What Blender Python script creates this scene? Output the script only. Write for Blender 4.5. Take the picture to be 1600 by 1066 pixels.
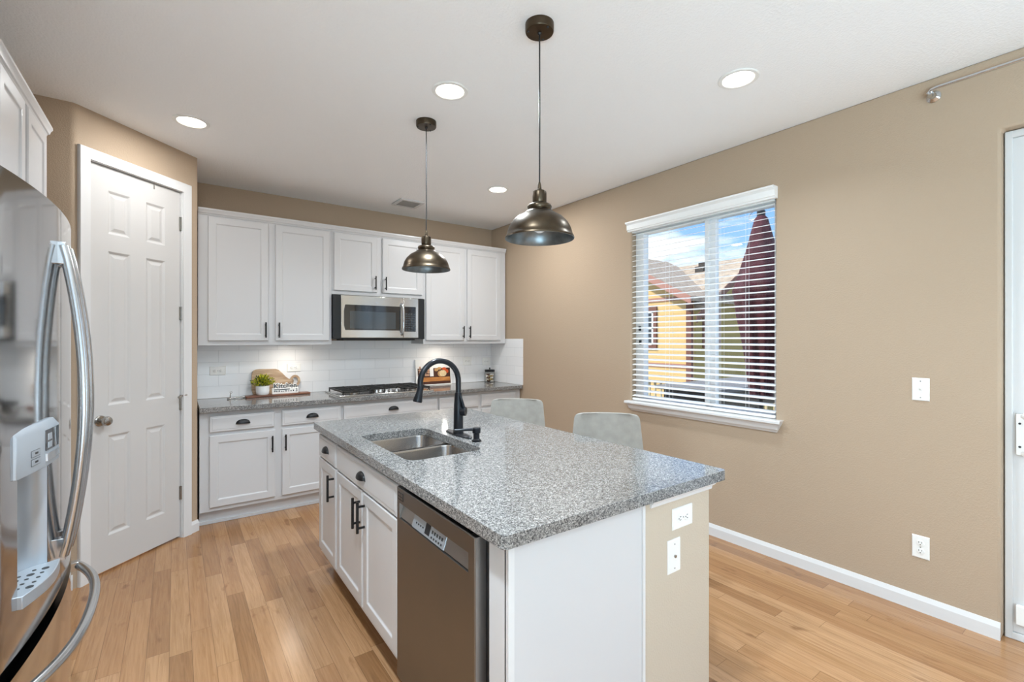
import bpy, bmesh, math, random
from mathutils import Vector, Matrix
random.seed(7)
PI = math.pi
scene = bpy.context.scene
COL = scene.collection
for o in list(bpy.data.objects):
    bpy.data.objects.remove(o, do_unlink=True)

# ------------------------------------------------------------------ camera
F_PX, YAW, HORIZON, EYE = 731.0, 0.6241, 530.0, 1.434
cam_data = bpy.data.cameras.new('camera')
cam_data.sensor_fit = 'HORIZONTAL'
cam_data.sensor_width = 36.0
cam_data.lens = F_PX / 1600.0 * 36.0
cam_data.shift_y = (HORIZON - 533.0) / 1600.0
cam_data.clip_start = 0.02
cam_data.clip_end = 300
cam = bpy.data.objects.new('camera', cam_data)
COL.objects.link(cam)
cam.location = (0, 0, EYE)
cam.rotation_euler = (PI / 2, 0, -YAW)
scene.camera = cam

# ------------------------------------------------------------------ exposure
scene.view_settings.view_transform = 'Standard'
scene.view_settings.look = 'None'
scene.view_settings.gamma = 1.0
scene.view_settings.use_curve_mapping = False
scene.view_settings.exposure = 0.60

# ------------------------------------------------------------------ sky
SKY_STRENGTH = 1.0
world = bpy.data.worlds.new('sky')
scene.world = world
world.use_nodes = True
wn, wl = world.node_tree.nodes, world.node_tree.links
wn.clear()
w_out = wn.new('ShaderNodeOutputWorld')
w_bg = wn.new('ShaderNodeBackground')
w_tc = wn.new('ShaderNodeTexCoord')
w_sep = wn.new('ShaderNodeSeparateXYZ')
w_ramp = wn.new('ShaderNodeValToRGB')
w_map = wn.new('ShaderNodeMapping')
w_noise = wn.new('ShaderNodeTexNoise')
w_cr = wn.new('ShaderNodeValToRGB')
w_mix = wn.new('ShaderNodeMixRGB')
wl.new(w_tc.outputs['Generated'], w_sep.inputs[0])
wl.new(w_sep.outputs['Z'], w_ramp.inputs[0])
w_ramp.color_ramp.elements[0].position = 0.0
w_ramp.color_ramp.elements[0].color = (0.42, 0.66, 0.92, 1)
w_ramp.color_ramp.elements[1].position = 0.45
w_ramp.color_ramp.elements[1].color = (0.055, 0.24, 0.72, 1)
w_map.inputs['Scale'].default_value = (2.2, 2.2, 9.0)
w_map.inputs['Rotation'].default_value = (0.12, -0.18, 0.3)
wl.new(w_tc.outputs['Generated'], w_map.inputs[0])
wl.new(w_map.outputs[0], w_noise.inputs['Vector'])
w_noise.inputs['Scale'].default_value = 1.6
w_noise.inputs['Detail'].default_value = 7
w_noise.inputs['Roughness'].default_value = 0.55
w_cr.color_ramp.elements[0].position = 0.46
w_cr.color_ramp.elements[0].color = (0, 0, 0, 1)
w_cr.color_ramp.elements[1].position = 0.58
w_cr.color_ramp.elements[1].color = (1, 1, 1, 1)
wl.new(w_noise.outputs['Fac'], w_cr.inputs[0])
wl.new(w_cr.outputs[0], w_mix.inputs[0])
wl.new(w_ramp.outputs[0], w_mix.inputs[1])
w_mix.inputs[2].default_value = (0.92, 0.95, 1.0, 1)
wl.new(w_mix.outputs[0], w_bg.inputs['Color'])
w_bg.inputs['Strength'].default_value = SKY_STRENGTH
wl.new(w_bg.outputs[0], w_out.inputs[0])

# ------------------------------------------------------------------ sun, patio daylight and added fill lamps
def lamp(name, kind, loc, energy, color=(1, 1, 1), direction=None, **kw):
    d = bpy.data.lights.new(name, kind)
    d.energy = energy
    d.color = color
    for k, v in kw.items():
        setattr(d, k, v)
    o = bpy.data.objects.new(name, d)
    COL.objects.link(o)
    o.location = loc
    if direction is not None:
        o.rotation_euler = Vector(direction).to_track_quat('-Z', 'Y').to_euler()
    return o

lamp('sun', 'SUN', (0, 0, 12), 3.8, (1.0, 0.93, 0.82), (0.55, -0.42, -0.72), angle=0.01)
# fill lamp added behind the added rear window, standing in for daylight
lamp('rear_window_fill', 'AREA', (0.75, -4.66, 1.30), 3, (0.74, 0.87, 1.0), (0, 1, -0.02),
     shape='RECTANGLE', size=3.3, size_y=2.2)
# added lamp aimed up through the rear window to brighten the ceiling
lamp('rear_ceiling_fill', 'AREA', (0.75, -5.6, 0.10), 140, (0.62, 0.82, 1.0), (0, 0.45, 0.89),
     shape='RECTANGLE', size=4.0, size_y=2.0)
# two more added fill lamps, outside the added side window
lamp('side_window_fill', 'AREA', (-1.30, -2.0, 1.30), 14, (0.80, 0.90, 1.0), (1, 0.35, 0.0),
     shape='RECTANGLE', size=2.8, size_y=2.2)
lamp('side_ceiling_fill', 'AREA', (-2.2, -2.0, 0.10), 520, (0.58, 0.82, 1.0), (0.45, 0.20, 0.86),
     shape='RECTANGLE', size=3.4, size_y=2.0)  # added lamp tilted upward to lift the ceiling
# daylight entering through the sliding patio door
lamp('patio_door_daylight', 'AREA', (3.40, -0.47, 1.22), 7, (0.72, 0.86, 1.0), (-0.7, 0, 0.7),
     shape='RECTANGLE', size=1.66, size_y=2.2)

# ================================================================== materials
def srgb(r, g, b):
    def f(c):
        c /= 255.0
        return c / 12.92 if c <= 0.04045 else ((c + 0.055) / 1.055) ** 2.4
    return (f(r), f(g), f(b), 1.0)

def new_mat(name):
    m = bpy.data.materials.new(name)
    m.use_nodes = True
    nt = m.node_tree
    return m, nt.nodes, nt.links, nt.nodes['Principled BSDF']

def plain(name, col, rough=0.5, metal=0.0, spec=0.5, coat=0.0, noise=0.0, nscale=20.0):
    m, n, l, b = new_mat(name)
    b.inputs['Base Color'].default_value = col
    b.inputs['Roughness'].default_value = rough
    b.inputs['Metallic'].default_value = metal
    b.inputs['Specular IOR Level'].default_value = spec
    b.inputs['Coat Weight'].default_value = coat
    tc = n.new('ShaderNodeTexCoord')
    nz = n.new('ShaderNodeTexNoise')
    nz.inputs['Scale'].default_value = nscale
    nz.inputs['Detail'].default_value = 3
    l.new(tc.outputs['Object'], nz.inputs['Vector'])
    mr = n.new('ShaderNodeMapRange')
    mr.inputs['To Min'].default_value = max(0.02, rough - 0.04)
    mr.inputs['To Max'].default_value = min(1.0, rough + 0.04)
    l.new(nz.outputs['Fac'], mr.inputs['Value'])
    l.new(mr.outputs[0], b.inputs['Roughness'])
    if noise > 0:
        mx = n.new('ShaderNodeMixRGB')
        mx.blend_type = 'MULTIPLY'
        mx.inputs[0].default_value = 1.0
        mx.inputs[1].default_value = col
        cr = n.new('ShaderNodeValToRGB')
        v = 1.0 - noise
        cr.color_ramp.elements[0].position = 0.3
        cr.color_ramp.elements[0].color = (v, v, v, 1)
        cr.color_ramp.elements[1].position = 0.7
        l.new(nz.outputs['Fac'], cr.inputs[0])
        l.new(cr.outputs[0], mx.inputs[2])
        l.new(mx.outputs[0], b.inputs['Base Color'])
    return m

def textured_paint(name, col, rough, scale, strength, dist=0.004):
    m, n, l, b = new_mat(name)
    b.inputs['Base Color'].default_value = col
    b.inputs['Roughness'].default_value = rough
    b.inputs['Specular IOR Level'].default_value = 0.3
    tc = n.new('ShaderNodeTexCoord')
    nz = n.new('ShaderNodeTexNoise')
    nz.inputs['Scale'].default_value = scale
    nz.inputs['Detail'].default_value = 3
    nz.inputs['Roughness'].default_value = 0.5
    l.new(tc.outputs['Object'], nz.inputs['Vector'])
    cr = n.new('ShaderNodeValToRGB')
    cr.color_ramp.elements[0].position = 0.42
    cr.color_ramp.elements[1].position = 0.62
    l.new(nz.outputs['Fac'], cr.inputs[0])
    bp = n.new('ShaderNodeBump')
    bp.inputs['Strength'].default_value = strength
    bp.inputs['Distance'].default_value = dist
    l.new(cr.outputs[0], bp.inputs['Height'])
    l.new(bp.outputs[0], b.inputs['Normal'])
    return m

def steel(name, col, rough, stretch=(3, 3, 120), amount=0.10, bump=0.0):
    m, n, l, b = new_mat(name)
    b.inputs['Base Color'].default_value = col
    b.inputs['Metallic'].default_value = 1.0
    tc = n.new('ShaderNodeTexCoord')
    mp = n.new('ShaderNodeMapping')
    mp.inputs['Scale'].default_value = stretch
    nz = n.new('ShaderNodeTexNoise')
    nz.inputs['Scale'].default_value = 4
    nz.inputs['Detail'].default_value = 4
    l.new(tc.outputs['Object'], mp.inputs[0])
    l.new(mp.outputs[0], nz.inputs['Vector'])
    mr = n.new('ShaderNodeMapRange')
    mr.inputs['To Min'].default_value = max(0.03, rough - amount / 2)
    mr.inputs['To Max'].default_value = rough + amount / 2
    l.new(nz.outputs['Fac'], mr.inputs['Value'])
    l.new(mr.outputs[0], b.inputs['Roughness'])
    return m

def granite(name):
    m, n, l, b = new_mat(name)
    tc = n.new('ShaderNodeTexCoord')
    v = n.new('ShaderNodeTexVoronoi')
    v.inputs['Scale'].default_value = 290
    l.new(tc.outputs['Object'], v.inputs['Vector'])
    sx = n.new('ShaderNodeSeparateColor')
    l.new(v.outputs['Color'], sx.inputs[0])
    cr = n.new('ShaderNodeValToRGB')
    cr.color_ramp.interpolation = 'LINEAR'
    e = cr.color_ramp.elements
    e[0].position = 0.0
    e[0].color = srgb(70, 70, 71)
    e[1].position = 1.0
    e[1].color = srgb(184, 182, 178)
    for p, c in ((0.16, srgb(94, 94, 94)), (0.40, srgb(124, 123, 121)), (0.7, srgb(150, 148, 145))):
        q = e.new(p)
        q.color = c
    l.new(sx.outputs[0], cr.inputs[0])
    nz = n.new('ShaderNodeTexNoise')
    nz.inputs['Scale'].default_value = 60
    nz.inputs['Detail'].default_value = 4
    l.new(tc.outputs['Object'], nz.inputs['Vector'])
    c2 = n.new('ShaderNodeValToRGB')
    c2.color_ramp.elements[0].position = 0.35
    c2.color_ramp.elements[0].color = (0.74, 0.74, 0.74, 1)
    c2.color_ramp.elements[1].position = 0.62
    c2.color_ramp.elements[1].color = (1, 1, 1, 1)
    l.new(nz.outputs['Fac'], c2.inputs[0])
    mx = n.new('ShaderNodeMixRGB')
    mx.blend_type = 'MULTIPLY'
    mx.inputs[0].default_value = 1
    l.new(cr.outputs[0], mx.inputs[1])
    l.new(c2.outputs[0], mx.inputs[2])
    l.new(mx.outputs[0], b.inputs['Base Color'])
    b.inputs['Roughness'].default_value = 0.09
    b.inputs['Specular IOR Level'].default_value = 0.6
    return m

def math_node(n, l, op, a, b=None):
    k = n.new('ShaderNodeMath')
    k.operation = op
    for i, s in enumerate((a, b)):
        if s is None:
            continue
        if isinstance(s, (int, float)):
            k.inputs[i].default_value = s
        else:
            l.new(s, k.inputs[i])
    return k.outputs[0]

def wood_floor(name, board=0.0845, length=0.95):
    m, n, l, b = new_mat(name)
    tc = n.new('ShaderNodeTexCoord')
    sp = n.new('ShaderNodeSeparateXYZ')
    l.new(tc.outputs['Object'], sp.inputs[0])
    M = lambda op, a, b_=None: math_node(n, l, op, a, b_)
    xr = M('DIVIDE', M('ADD', sp.outputs['X'], 0.021), board)
    row = M('FLOOR', xr)
    fx = M('FRACT', xr)
    wn1 = n.new('ShaderNodeTexWhiteNoise')
    wn1.noise_dimensions = '1D'
    l.new(row, wn1.inputs['W'])
    yo = M('ADD', M('DIVIDE', sp.outputs['Y'], length), M('MULTIPLY', wn1.outputs['Value'], 7.3))
    colm = M('FLOOR', yo)
    fy = M('FRACT', yo)
    cb = n.new('ShaderNodeCombineXYZ')
    l.new(row, cb.inputs[0])
    l.new(colm, cb.inputs[1])
    wn2 = n.new('ShaderNodeTexWhiteNoise')
    wn2.noise_dimensions = '2D'
    l.new(cb.outputs[0], wn2.inputs['Vector'])
    # grain
    gv = n.new('ShaderNodeCombineXYZ')
    l.new(M('MULTIPLY', sp.outputs['X'], 60.0), gv.inputs[0])
    l.new(M('ADD', M('MULTIPLY', sp.outputs['Y'], 2.6), M('MULTIPLY', wn2.outputs['Value'], 37.0)), gv.inputs[1])
    l.new(M('MULTIPLY', wn2.outputs['Value'], 19.0), gv.inputs[2])
    g = n.new('ShaderNodeTexNoise')
    g.inputs['Scale'].default_value = 1.0
    g.inputs['Detail'].default_value = 6
    g.inputs['Roughness'].default_value = 0.62
    g.inputs['Distortion'].default_value = 1.4
    l.new(gv.outputs[0], g.inputs['Vector'])
    # board tone
    ct = n.new('ShaderNodeValToRGB')
    e = ct.color_ramp.elements
    e[0].position = 0.0
    e[0].color = srgb(150, 110, 74)
    e[1].position = 1.0
    e[1].color = srgb(188, 147, 108)
    for p, c in ((0.25, srgb(168, 125, 87)), (0.6, srgb(177, 135, 95)), (0.85, srgb(183, 141, 102))):
        q = e.new(p)
        q.color = c
    l.new(wn2.outputs['Value'], ct.inputs[0])
    cg = n.new('ShaderNodeValToRGB')
    cg.color_ramp.elements[0].position = 0.32
    cg.color_ramp.elements[0].color = (0.70, 0.65, 0.59, 1)
    cg.color_ramp.elements[1].position = 0.60
    cg.color_ramp.elements[1].color = (1.05, 1.05, 1.05, 1)
    l.new(g.outputs['Fac'], cg.inputs[0])
    mx = n.new('ShaderNodeMixRGB')
    mx.blend_type = 'MULTIPLY'
    mx.inputs[0].default_value = 0.75
    l.new(ct.outputs[0], mx.inputs[1])
    l.new(cg.outputs[0], mx.inputs[2])
    # knots and mineral streaks
    kv = n.new('ShaderNodeCombineXYZ')
    l.new(M('MULTIPLY', sp.outputs['X'], 9.0), kv.inputs[0])
    l.new(M('MULTIPLY', sp.outputs['Y'], 3.2), kv.inputs[1])
    kn = n.new('ShaderNodeTexNoise')
    kn.inputs['Scale'].default_value = 1.3
    kn.inputs['Detail'].default_value = 4
    l.new(kv.outputs[0], kn.inputs['Vector'])
    kc = n.new('ShaderNodeValToRGB')
    kc.color_ramp.elements[0].position = 0.27
    kc.color_ramp.elements[0].color = (0.5, 0.42, 0.36, 1)
    kc.color_ramp.elements[1].position = 0.37
    kc.color_ramp.elements[1].color = (1, 1, 1, 1)
    l.new(kn.outputs['Fac'], kc.inputs[0])
    mk = n.new('ShaderNodeMixRGB')
    mk.blend_type = 'MULTIPLY'
    mk.inputs[0].default_value = 0.8
    l.new(mx.outputs[0], mk.inputs[1])
    l.new(kc.outputs[0], mk.inputs[2])
    # seams
    ex = M('MULTIPLY', M('MINIMUM', fx, M('SUBTRACT', 1.0, fx)), board)
    ey = M('MULTIPLY', M('MINIMUM', fy, M('SUBTRACT', 1.0, fy)), length)
    ed = M('MINIMUM', ex, ey)
    sm = n.new('ShaderNodeMapRange')
    sm.inputs['From Min'].default_value = 0.0004
    sm.inputs['From Max'].default_value = 0.0016
    sm.inputs['To Min'].default_value = 0.55
    sm.inputs['To Max'].default_value = 1.0
    l.new(ed, sm.inputs['Value'])
    ms = n.new('ShaderNodeMixRGB')
    ms.blend_type = 'MULTIPLY'
    ms.inputs[0].default_value = 1
    l.new(mk.outputs[0], ms.inputs[1])
    l.new(sm.outputs[0], ms.inputs[2])
    l.new(ms.outputs[0], b.inputs['Base Color'])
    rr = n.new('ShaderNodeMapRange')
    rr.inputs['To Min'].default_value = 0.13
    rr.inputs['To Max'].default_value = 0.30
    l.new(g.outputs['Fac'], rr.inputs['Value'])
    l.new(rr.outputs[0], b.inputs['Roughness'])
    bp = n.new('ShaderNodeBump')
    bp.inputs['Strength'].default_value = 0.12
    bp.inputs['Distance'].default_value = 0.002
    l.new(sm.outputs[0], bp.inputs['Height'])
    l.new(bp.outputs[0], b.inputs['Normal'])
    return m

def subway_tile(name, axis='X'):
    m, n, l, b = new_mat(name)
    tc = n.new('ShaderNodeTexCoord')
    sp = n.new('ShaderNodeSeparateXYZ')
    l.new(tc.outputs['Object'], sp.inputs[0])
    cb = n.new('ShaderNodeCombineXYZ')
    l.new(sp.outputs[axis], cb.inputs[0])
    l.new(math_node(n, l, 'SUBTRACT', sp.outputs['Z'], 0.914), cb.inputs[1])
    br = n.new('ShaderNodeTexBrick')
    br.offset = 0.5
    br.inputs['Scale'].default_value = 1.0
    br.inputs['Brick Width'].default_value = 0.312
    br.inputs['Row Height'].default_value = 0.105
    br.inputs['Mortar Size'].default_value = 0.0016
    br.inputs['Mortar Smooth'].default_value = 0.6
    br.inputs['Color1'].default_value = srgb(240, 240, 241)
    br.inputs['Color2'].default_value = srgb(245, 245, 245)
    br.inputs['Mortar'].default_value = srgb(212, 213, 214)
    l.new(cb.outputs[0], br.inputs['Vector'])
    l.new(br.outputs['Color'], b.inputs['Base Color'])
    b.inputs['Roughness'].default_value = 0.16
    bp = n.new('ShaderNodeBump')
    bp.inputs['Strength'].default_value = 0.4
    bp.inputs['Distance'].default_value = 0.002
    inv = math_node(n, l, 'SUBTRACT', 1.0, br.outputs['Fac'])
    l.new(inv, bp.inputs['Height'])
    l.new(bp.outputs[0], b.inputs['Normal'])
    return m

def wood(name, c1, c2, scale=(4, 40, 40), rough=0.45):
    m, n, l, b = new_mat(name)
    tc = n.new('ShaderNodeTexCoord')
    mp = n.new('ShaderNodeMapping')
    mp.inputs['Scale'].default_value = scale
    nz = n.new('ShaderNodeTexNoise')
    nz.inputs['Scale'].default_value = 1.0
    nz.inputs['Detail'].default_value = 5
    nz.inputs['Distortion'].default_value = 0.8
    l.new(tc.outputs['Object'], mp.inputs[0])
    l.new(mp.outputs[0], nz.inputs['Vector'])
    cr = n.new('ShaderNodeValToRGB')
    cr.color_ramp.elements[0].position = 0.35
    cr.color_ramp.elements[0].color = c1
    cr.color_ramp.elements[1].position = 0.65
    cr.color_ramp.elements[1].color = c2
    l.new(nz.outputs['Fac'], cr.inputs[0])
    l.new(cr.outputs[0], b.inputs['Base Color'])
    b.inputs['Roughness'].default_value = rough
    return m

def siding(name, col):
    m, n, l, b = new_mat(name)
    tc = n.new('ShaderNodeTexCoord')
    sp = n.new('ShaderNodeSeparateXYZ')
    l.new(tc.outputs['Object'], sp.inputs[0])
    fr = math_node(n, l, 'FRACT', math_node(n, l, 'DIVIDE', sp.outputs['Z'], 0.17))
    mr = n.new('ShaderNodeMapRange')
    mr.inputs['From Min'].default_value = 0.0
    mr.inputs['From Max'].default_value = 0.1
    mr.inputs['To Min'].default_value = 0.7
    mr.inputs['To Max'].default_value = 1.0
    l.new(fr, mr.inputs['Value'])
    mx = n.new('ShaderNodeMixRGB')
    mx.blend_type = 'MULTIPLY'
    mx.inputs[0].default_value = 1
    mx.inputs[1].default_value = col
    l.new(mr.outputs[0], mx.inputs[2])
    l.new(mx.outputs[0], b.inputs['Base Color'])
    b.inputs['Roughness'].default_value = 0.8
    return m

def shingles(name):
    m, n, l, b = new_mat(name)
    tc = n.new('ShaderNodeTexCoord')
    mp = n.new('ShaderNodeMapping')
    mp.inputs['Scale'].default_value = (6, 2.5, 9)
    nz = n.new('ShaderNodeTexNoise')
    nz.inputs['Scale'].default_value = 2
    nz.inputs['Detail'].default_value = 6
    l.new(tc.outputs['Object'], mp.inputs[0])
    l.new(mp.outputs[0], nz.inputs['Vector'])
    cr = n.new('ShaderNodeValToRGB')
    cr.color_ramp.elements[0].position = 0.3
    cr.color_ramp.elements[0].color = srgb(138, 124, 110)
    cr.color_ramp.elements[1].position = 0.7
    cr.color_ramp.elements[1].color = srgb(196, 180, 160)
    l.new(nz.outputs['Fac'], cr.inputs[0])
    l.new(cr.outputs[0], b.inputs['Base Color'])
    b.inputs['Roughness'].default_value = 0.95
    return m

def pane_glass(name, tint=(0.97, 0.985, 0.98, 1)):
    m, n, l, b = new_mat(name)
    n.remove(b)
    tr = n.new('ShaderNodeBsdfTransparent')
    tr.inputs[0].default_value = tint
    gl = n.new('ShaderNodeBsdfGlossy')
    gl.inputs['Roughness'].default_value = 0.01
    lw = n.new('ShaderNodeLayerWeight')
    lw.inputs['Blend'].default_value = 0.5
    p5 = math_node(n, l, 'POWER', lw.outputs['Facing'], 5.0)
    fac = math_node(n, l, 'ADD', math_node(n, l, 'MULTIPLY', p5, 0.96), 0.04)
    mx = n.new('ShaderNodeMixShader')
    l.new(fac, mx.inputs[0])
    l.new(tr.outputs[0], mx.inputs[1])
    l.new(gl.outputs[0], mx.inputs[2])
    l.new(mx.outputs[0], n['Material Output'].inputs[0])
    return m

def emitter(name, col, strength):
    m, n, l, b = new_mat(name)
    b.inputs['Base Color'].default_value = col
    b.inputs['Emission Color'].default_value = col
    b.inputs['Emission Strength'].default_value = strength
    return m

M = {}
M['wall'] = textured_paint('greige_wall_paint', srgb(182, 161, 138), 0.7, 150, 0.20)
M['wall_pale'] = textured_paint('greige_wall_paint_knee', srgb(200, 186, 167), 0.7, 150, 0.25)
M['ceiling'] = textured_paint('white_ceiling_texture', srgb(250, 250, 250), 0.85, 85, 0.22)
M['floor'] = wood_floor('oak_strip_floor')
M['trim'] = plain('white_trim_paint', srgb(222, 221, 220), 0.35)
M['cabinet'] = plain('white_cabinet_paint', srgb(209, 208, 208), 0.33)
M['door'] = plain('white_door_paint', srgb(204, 201, 198), 0.42)
M['granite'] = granite('speckled_grey_granite')
M['tile'] = subway_tile('white_subway_tile', 'X')
M['tile_side'] = subway_tile('white_subway_tile_side', 'Y')
M['black'] = plain('black_metal_pull', (0.012, 0.012, 0.013, 1), 0.38, 0.4)
M['blackmat'] = plain('matte_black', (0.010, 0.011, 0.012, 1), 0.32, 0.0, 0.5)
M['faucet'] = plain('matte_black_faucet', (0.010, 0.012, 0.016, 1), 0.30, 0.3)
M['steel'] = steel('brushed_stainless', (0.56, 0.56, 0.565, 1), 0.09, (2, 2, 90), 0.05)
M['steel_handle'] = steel('satin_handle_steel', (0.62, 0.64, 0.66, 1), 0.22, (30, 30, 2), 0.05)
M['steel_sink'] = steel('sink_steel', (0.42, 0.40, 0.385, 1), 0.22, (60, 3, 3), 0.08)
M['steel_dark'] = steel('dishwasher_steel', (0.22, 0.21, 0.20, 1), 0.40, (2, 90, 2), 0.06)
M['steel_side'] = steel('dishwasher_edge_steel', (0.45, 0.44, 0.43, 1), 0.35, (2, 90, 2), 0.06)
M['steel_micro'] = steel('microwave_steel', (0.66, 0.64, 0.61, 1), 0.18, (90, 2, 2), 0.06)
M['silver'] = plain('silver_plastic', srgb(176, 182, 188), 0.32, 0.55)
M['darkglass'] = plain('dark_oven_glass', (0.012, 0.013, 0.016, 1), 0.05, 0.0, 0.9)
M['greyglass'] = plain('oven_screen_glass', (0.05, 0.06, 0.068, 1), 0.06, 0.0, 0.8)
M['nickel'] = plain('satin_nickel', (0.42, 0.40, 0.37, 1), 0.26, 1.0)
M['bronze'] = plain('aged_bronze', (0.11, 0.083, 0.056, 1), 0.33, 1.0, noise=0.35, nscale=14)
M['bronze_in'] = plain('shade_inner_metal', (0.20, 0.225, 0.235, 1), 0.36, 0.9, noise=0.3, nscale=30)
M['white_plastic'] = plain('white_wall_plate', srgb(240, 239, 235), 0.3)
M['slot'] = plain('dark_slot', (0.03, 0.03, 0.03, 1), 0.6)
M['vinyl'] = plain('white_vinyl', srgb(248, 248, 248), 0.3)
M['vinyl_door'] = plain('white_patio_door_vinyl', srgb(214, 214, 213), 0.35)
M['slat'] = plain('white_blind_slat', srgb(249, 249, 247), 0.4)
M['glass'] = pane_glass('window_glass')
M['lens'] = emitter('warm_light_lens', (1.0, 0.93, 0.80, 1), 6.0)
M['puck'] = emitter('warm_puck_lens', (1.0, 0.88, 0.70, 1), 5.0)
M['fabric'] = plain('grey_suede', srgb(164, 160, 152), 0.85, noise=0.14, nscale=26)
M['piping'] = plain('pale_seat_edge', srgb(196, 195, 192), 0.7)
M['soil'] = plain('dark_soil', (0.02, 0.016, 0.01, 1), 0.9)
M['pot'] = plain('white_ceramic', srgb(238, 238, 238), 0.25)
M['leaf'] = plain('yellow_green_leaf', srgb(184, 182, 30), 0.5, noise=0.45, nscale=40)
M['leaf2'] = plain('deep_green_leaf', srgb(74, 92, 20), 0.5, noise=0.4, nscale=40)
M['board'] = wood('pale_acacia_wood', srgb(168, 138, 108), srgb(206, 180, 150), (5, 20, 42), 0.5)
M['board_red'] = wood('reddish_wood', srgb(98, 60, 44), srgb(138, 92, 70), (5, 40, 40), 0.35)
M['crate'] = wood('honey_wood_print', srgb(160, 96, 44), srgb(196, 134, 70), (6, 40, 40), 0.5)
M['signwhite'] = plain('white_sign_face', srgb(240, 238, 234), 0.4)
M['ink'] = plain('black_lettering', (0.012, 0.012, 0.014, 1), 0.5)
M['choc'] = plain('dark_candy', srgb(88, 56, 40), 0.3)
M['gold'] = plain('gold_wrapper', srgb(196, 168, 92), 0.25, 0.7)
M['candywhite'] = plain('white_wrapper', srgb(232, 222, 212), 0.35)
M['jarglass'] = pane_glass('jar_glass', (0.985, 0.99, 0.985, 1))
M['iron'] = plain('cast_iron', (0.015, 0.014, 0.013, 1), 0.5)
M['brass'] = plain('burner_cap', (0.09, 0.07, 0.055, 1), 0.35, 0.8)
M['mush'] = plain('mushroom_print', srgb(214, 170, 138), 0.6, noise=0.3, nscale=60)
M['bread'] = plain('bread_print', srgb(206, 160, 104), 0.6, noise=0.35, nscale=50)
M['flour'] = plain('pale_loaf_print', srgb(236, 210, 164), 0.6, noise=0.2, nscale=50)
M['tomato'] = plain('tomato_print', srgb(206, 84, 36), 0.5)
M['brownprint'] = plain('dark_brown_print', srgb(70, 34, 18), 0.6)  # dark brown backdrop printed in the food picture
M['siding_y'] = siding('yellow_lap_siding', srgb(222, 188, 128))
M['siding_shaded'] = siding('shaded_yellow_siding', srgb(168, 148, 84))  # the yellow siding again, with the shade of this wall put into the colour
M['shingle'] = shingles('brown_shingle')
M['fascia'] = plain('mauve_fascia', srgb(176, 128, 114), 0.7)
M['brown_trim'] = plain('brown_trim', srgb(120, 78, 64), 0.7)
M['housewindow'] = plain('house_window_glass', srgb(46, 52, 58), 0.1)
M['canvas'] = plain('maroon_canvas', srgb(84, 34, 48), 0.9, noise=0.5, nscale=12)
M['deck'] = wood('grey_deck_boards', srgb(96, 92, 88), srgb(128, 122, 116), (2, 30, 2), 0.8)
M['rail'] = plain('cream_rail_paint', srgb(206, 190, 150), 0.6)
M['railtop'] = plain('grey_rail_cap', srgb(120, 120, 120), 0.6)
M['ground'] = plain('dry_lawn', srgb(160, 162, 150), 0.95, noise=0.4, nscale=3)
M['mosstone'] = plain('dark_vent_metal', srgb(60, 54, 50), 0.7)
M['screw'] = plain('screw_head', srgb(150, 148, 144), 0.35, 0.8)

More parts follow.
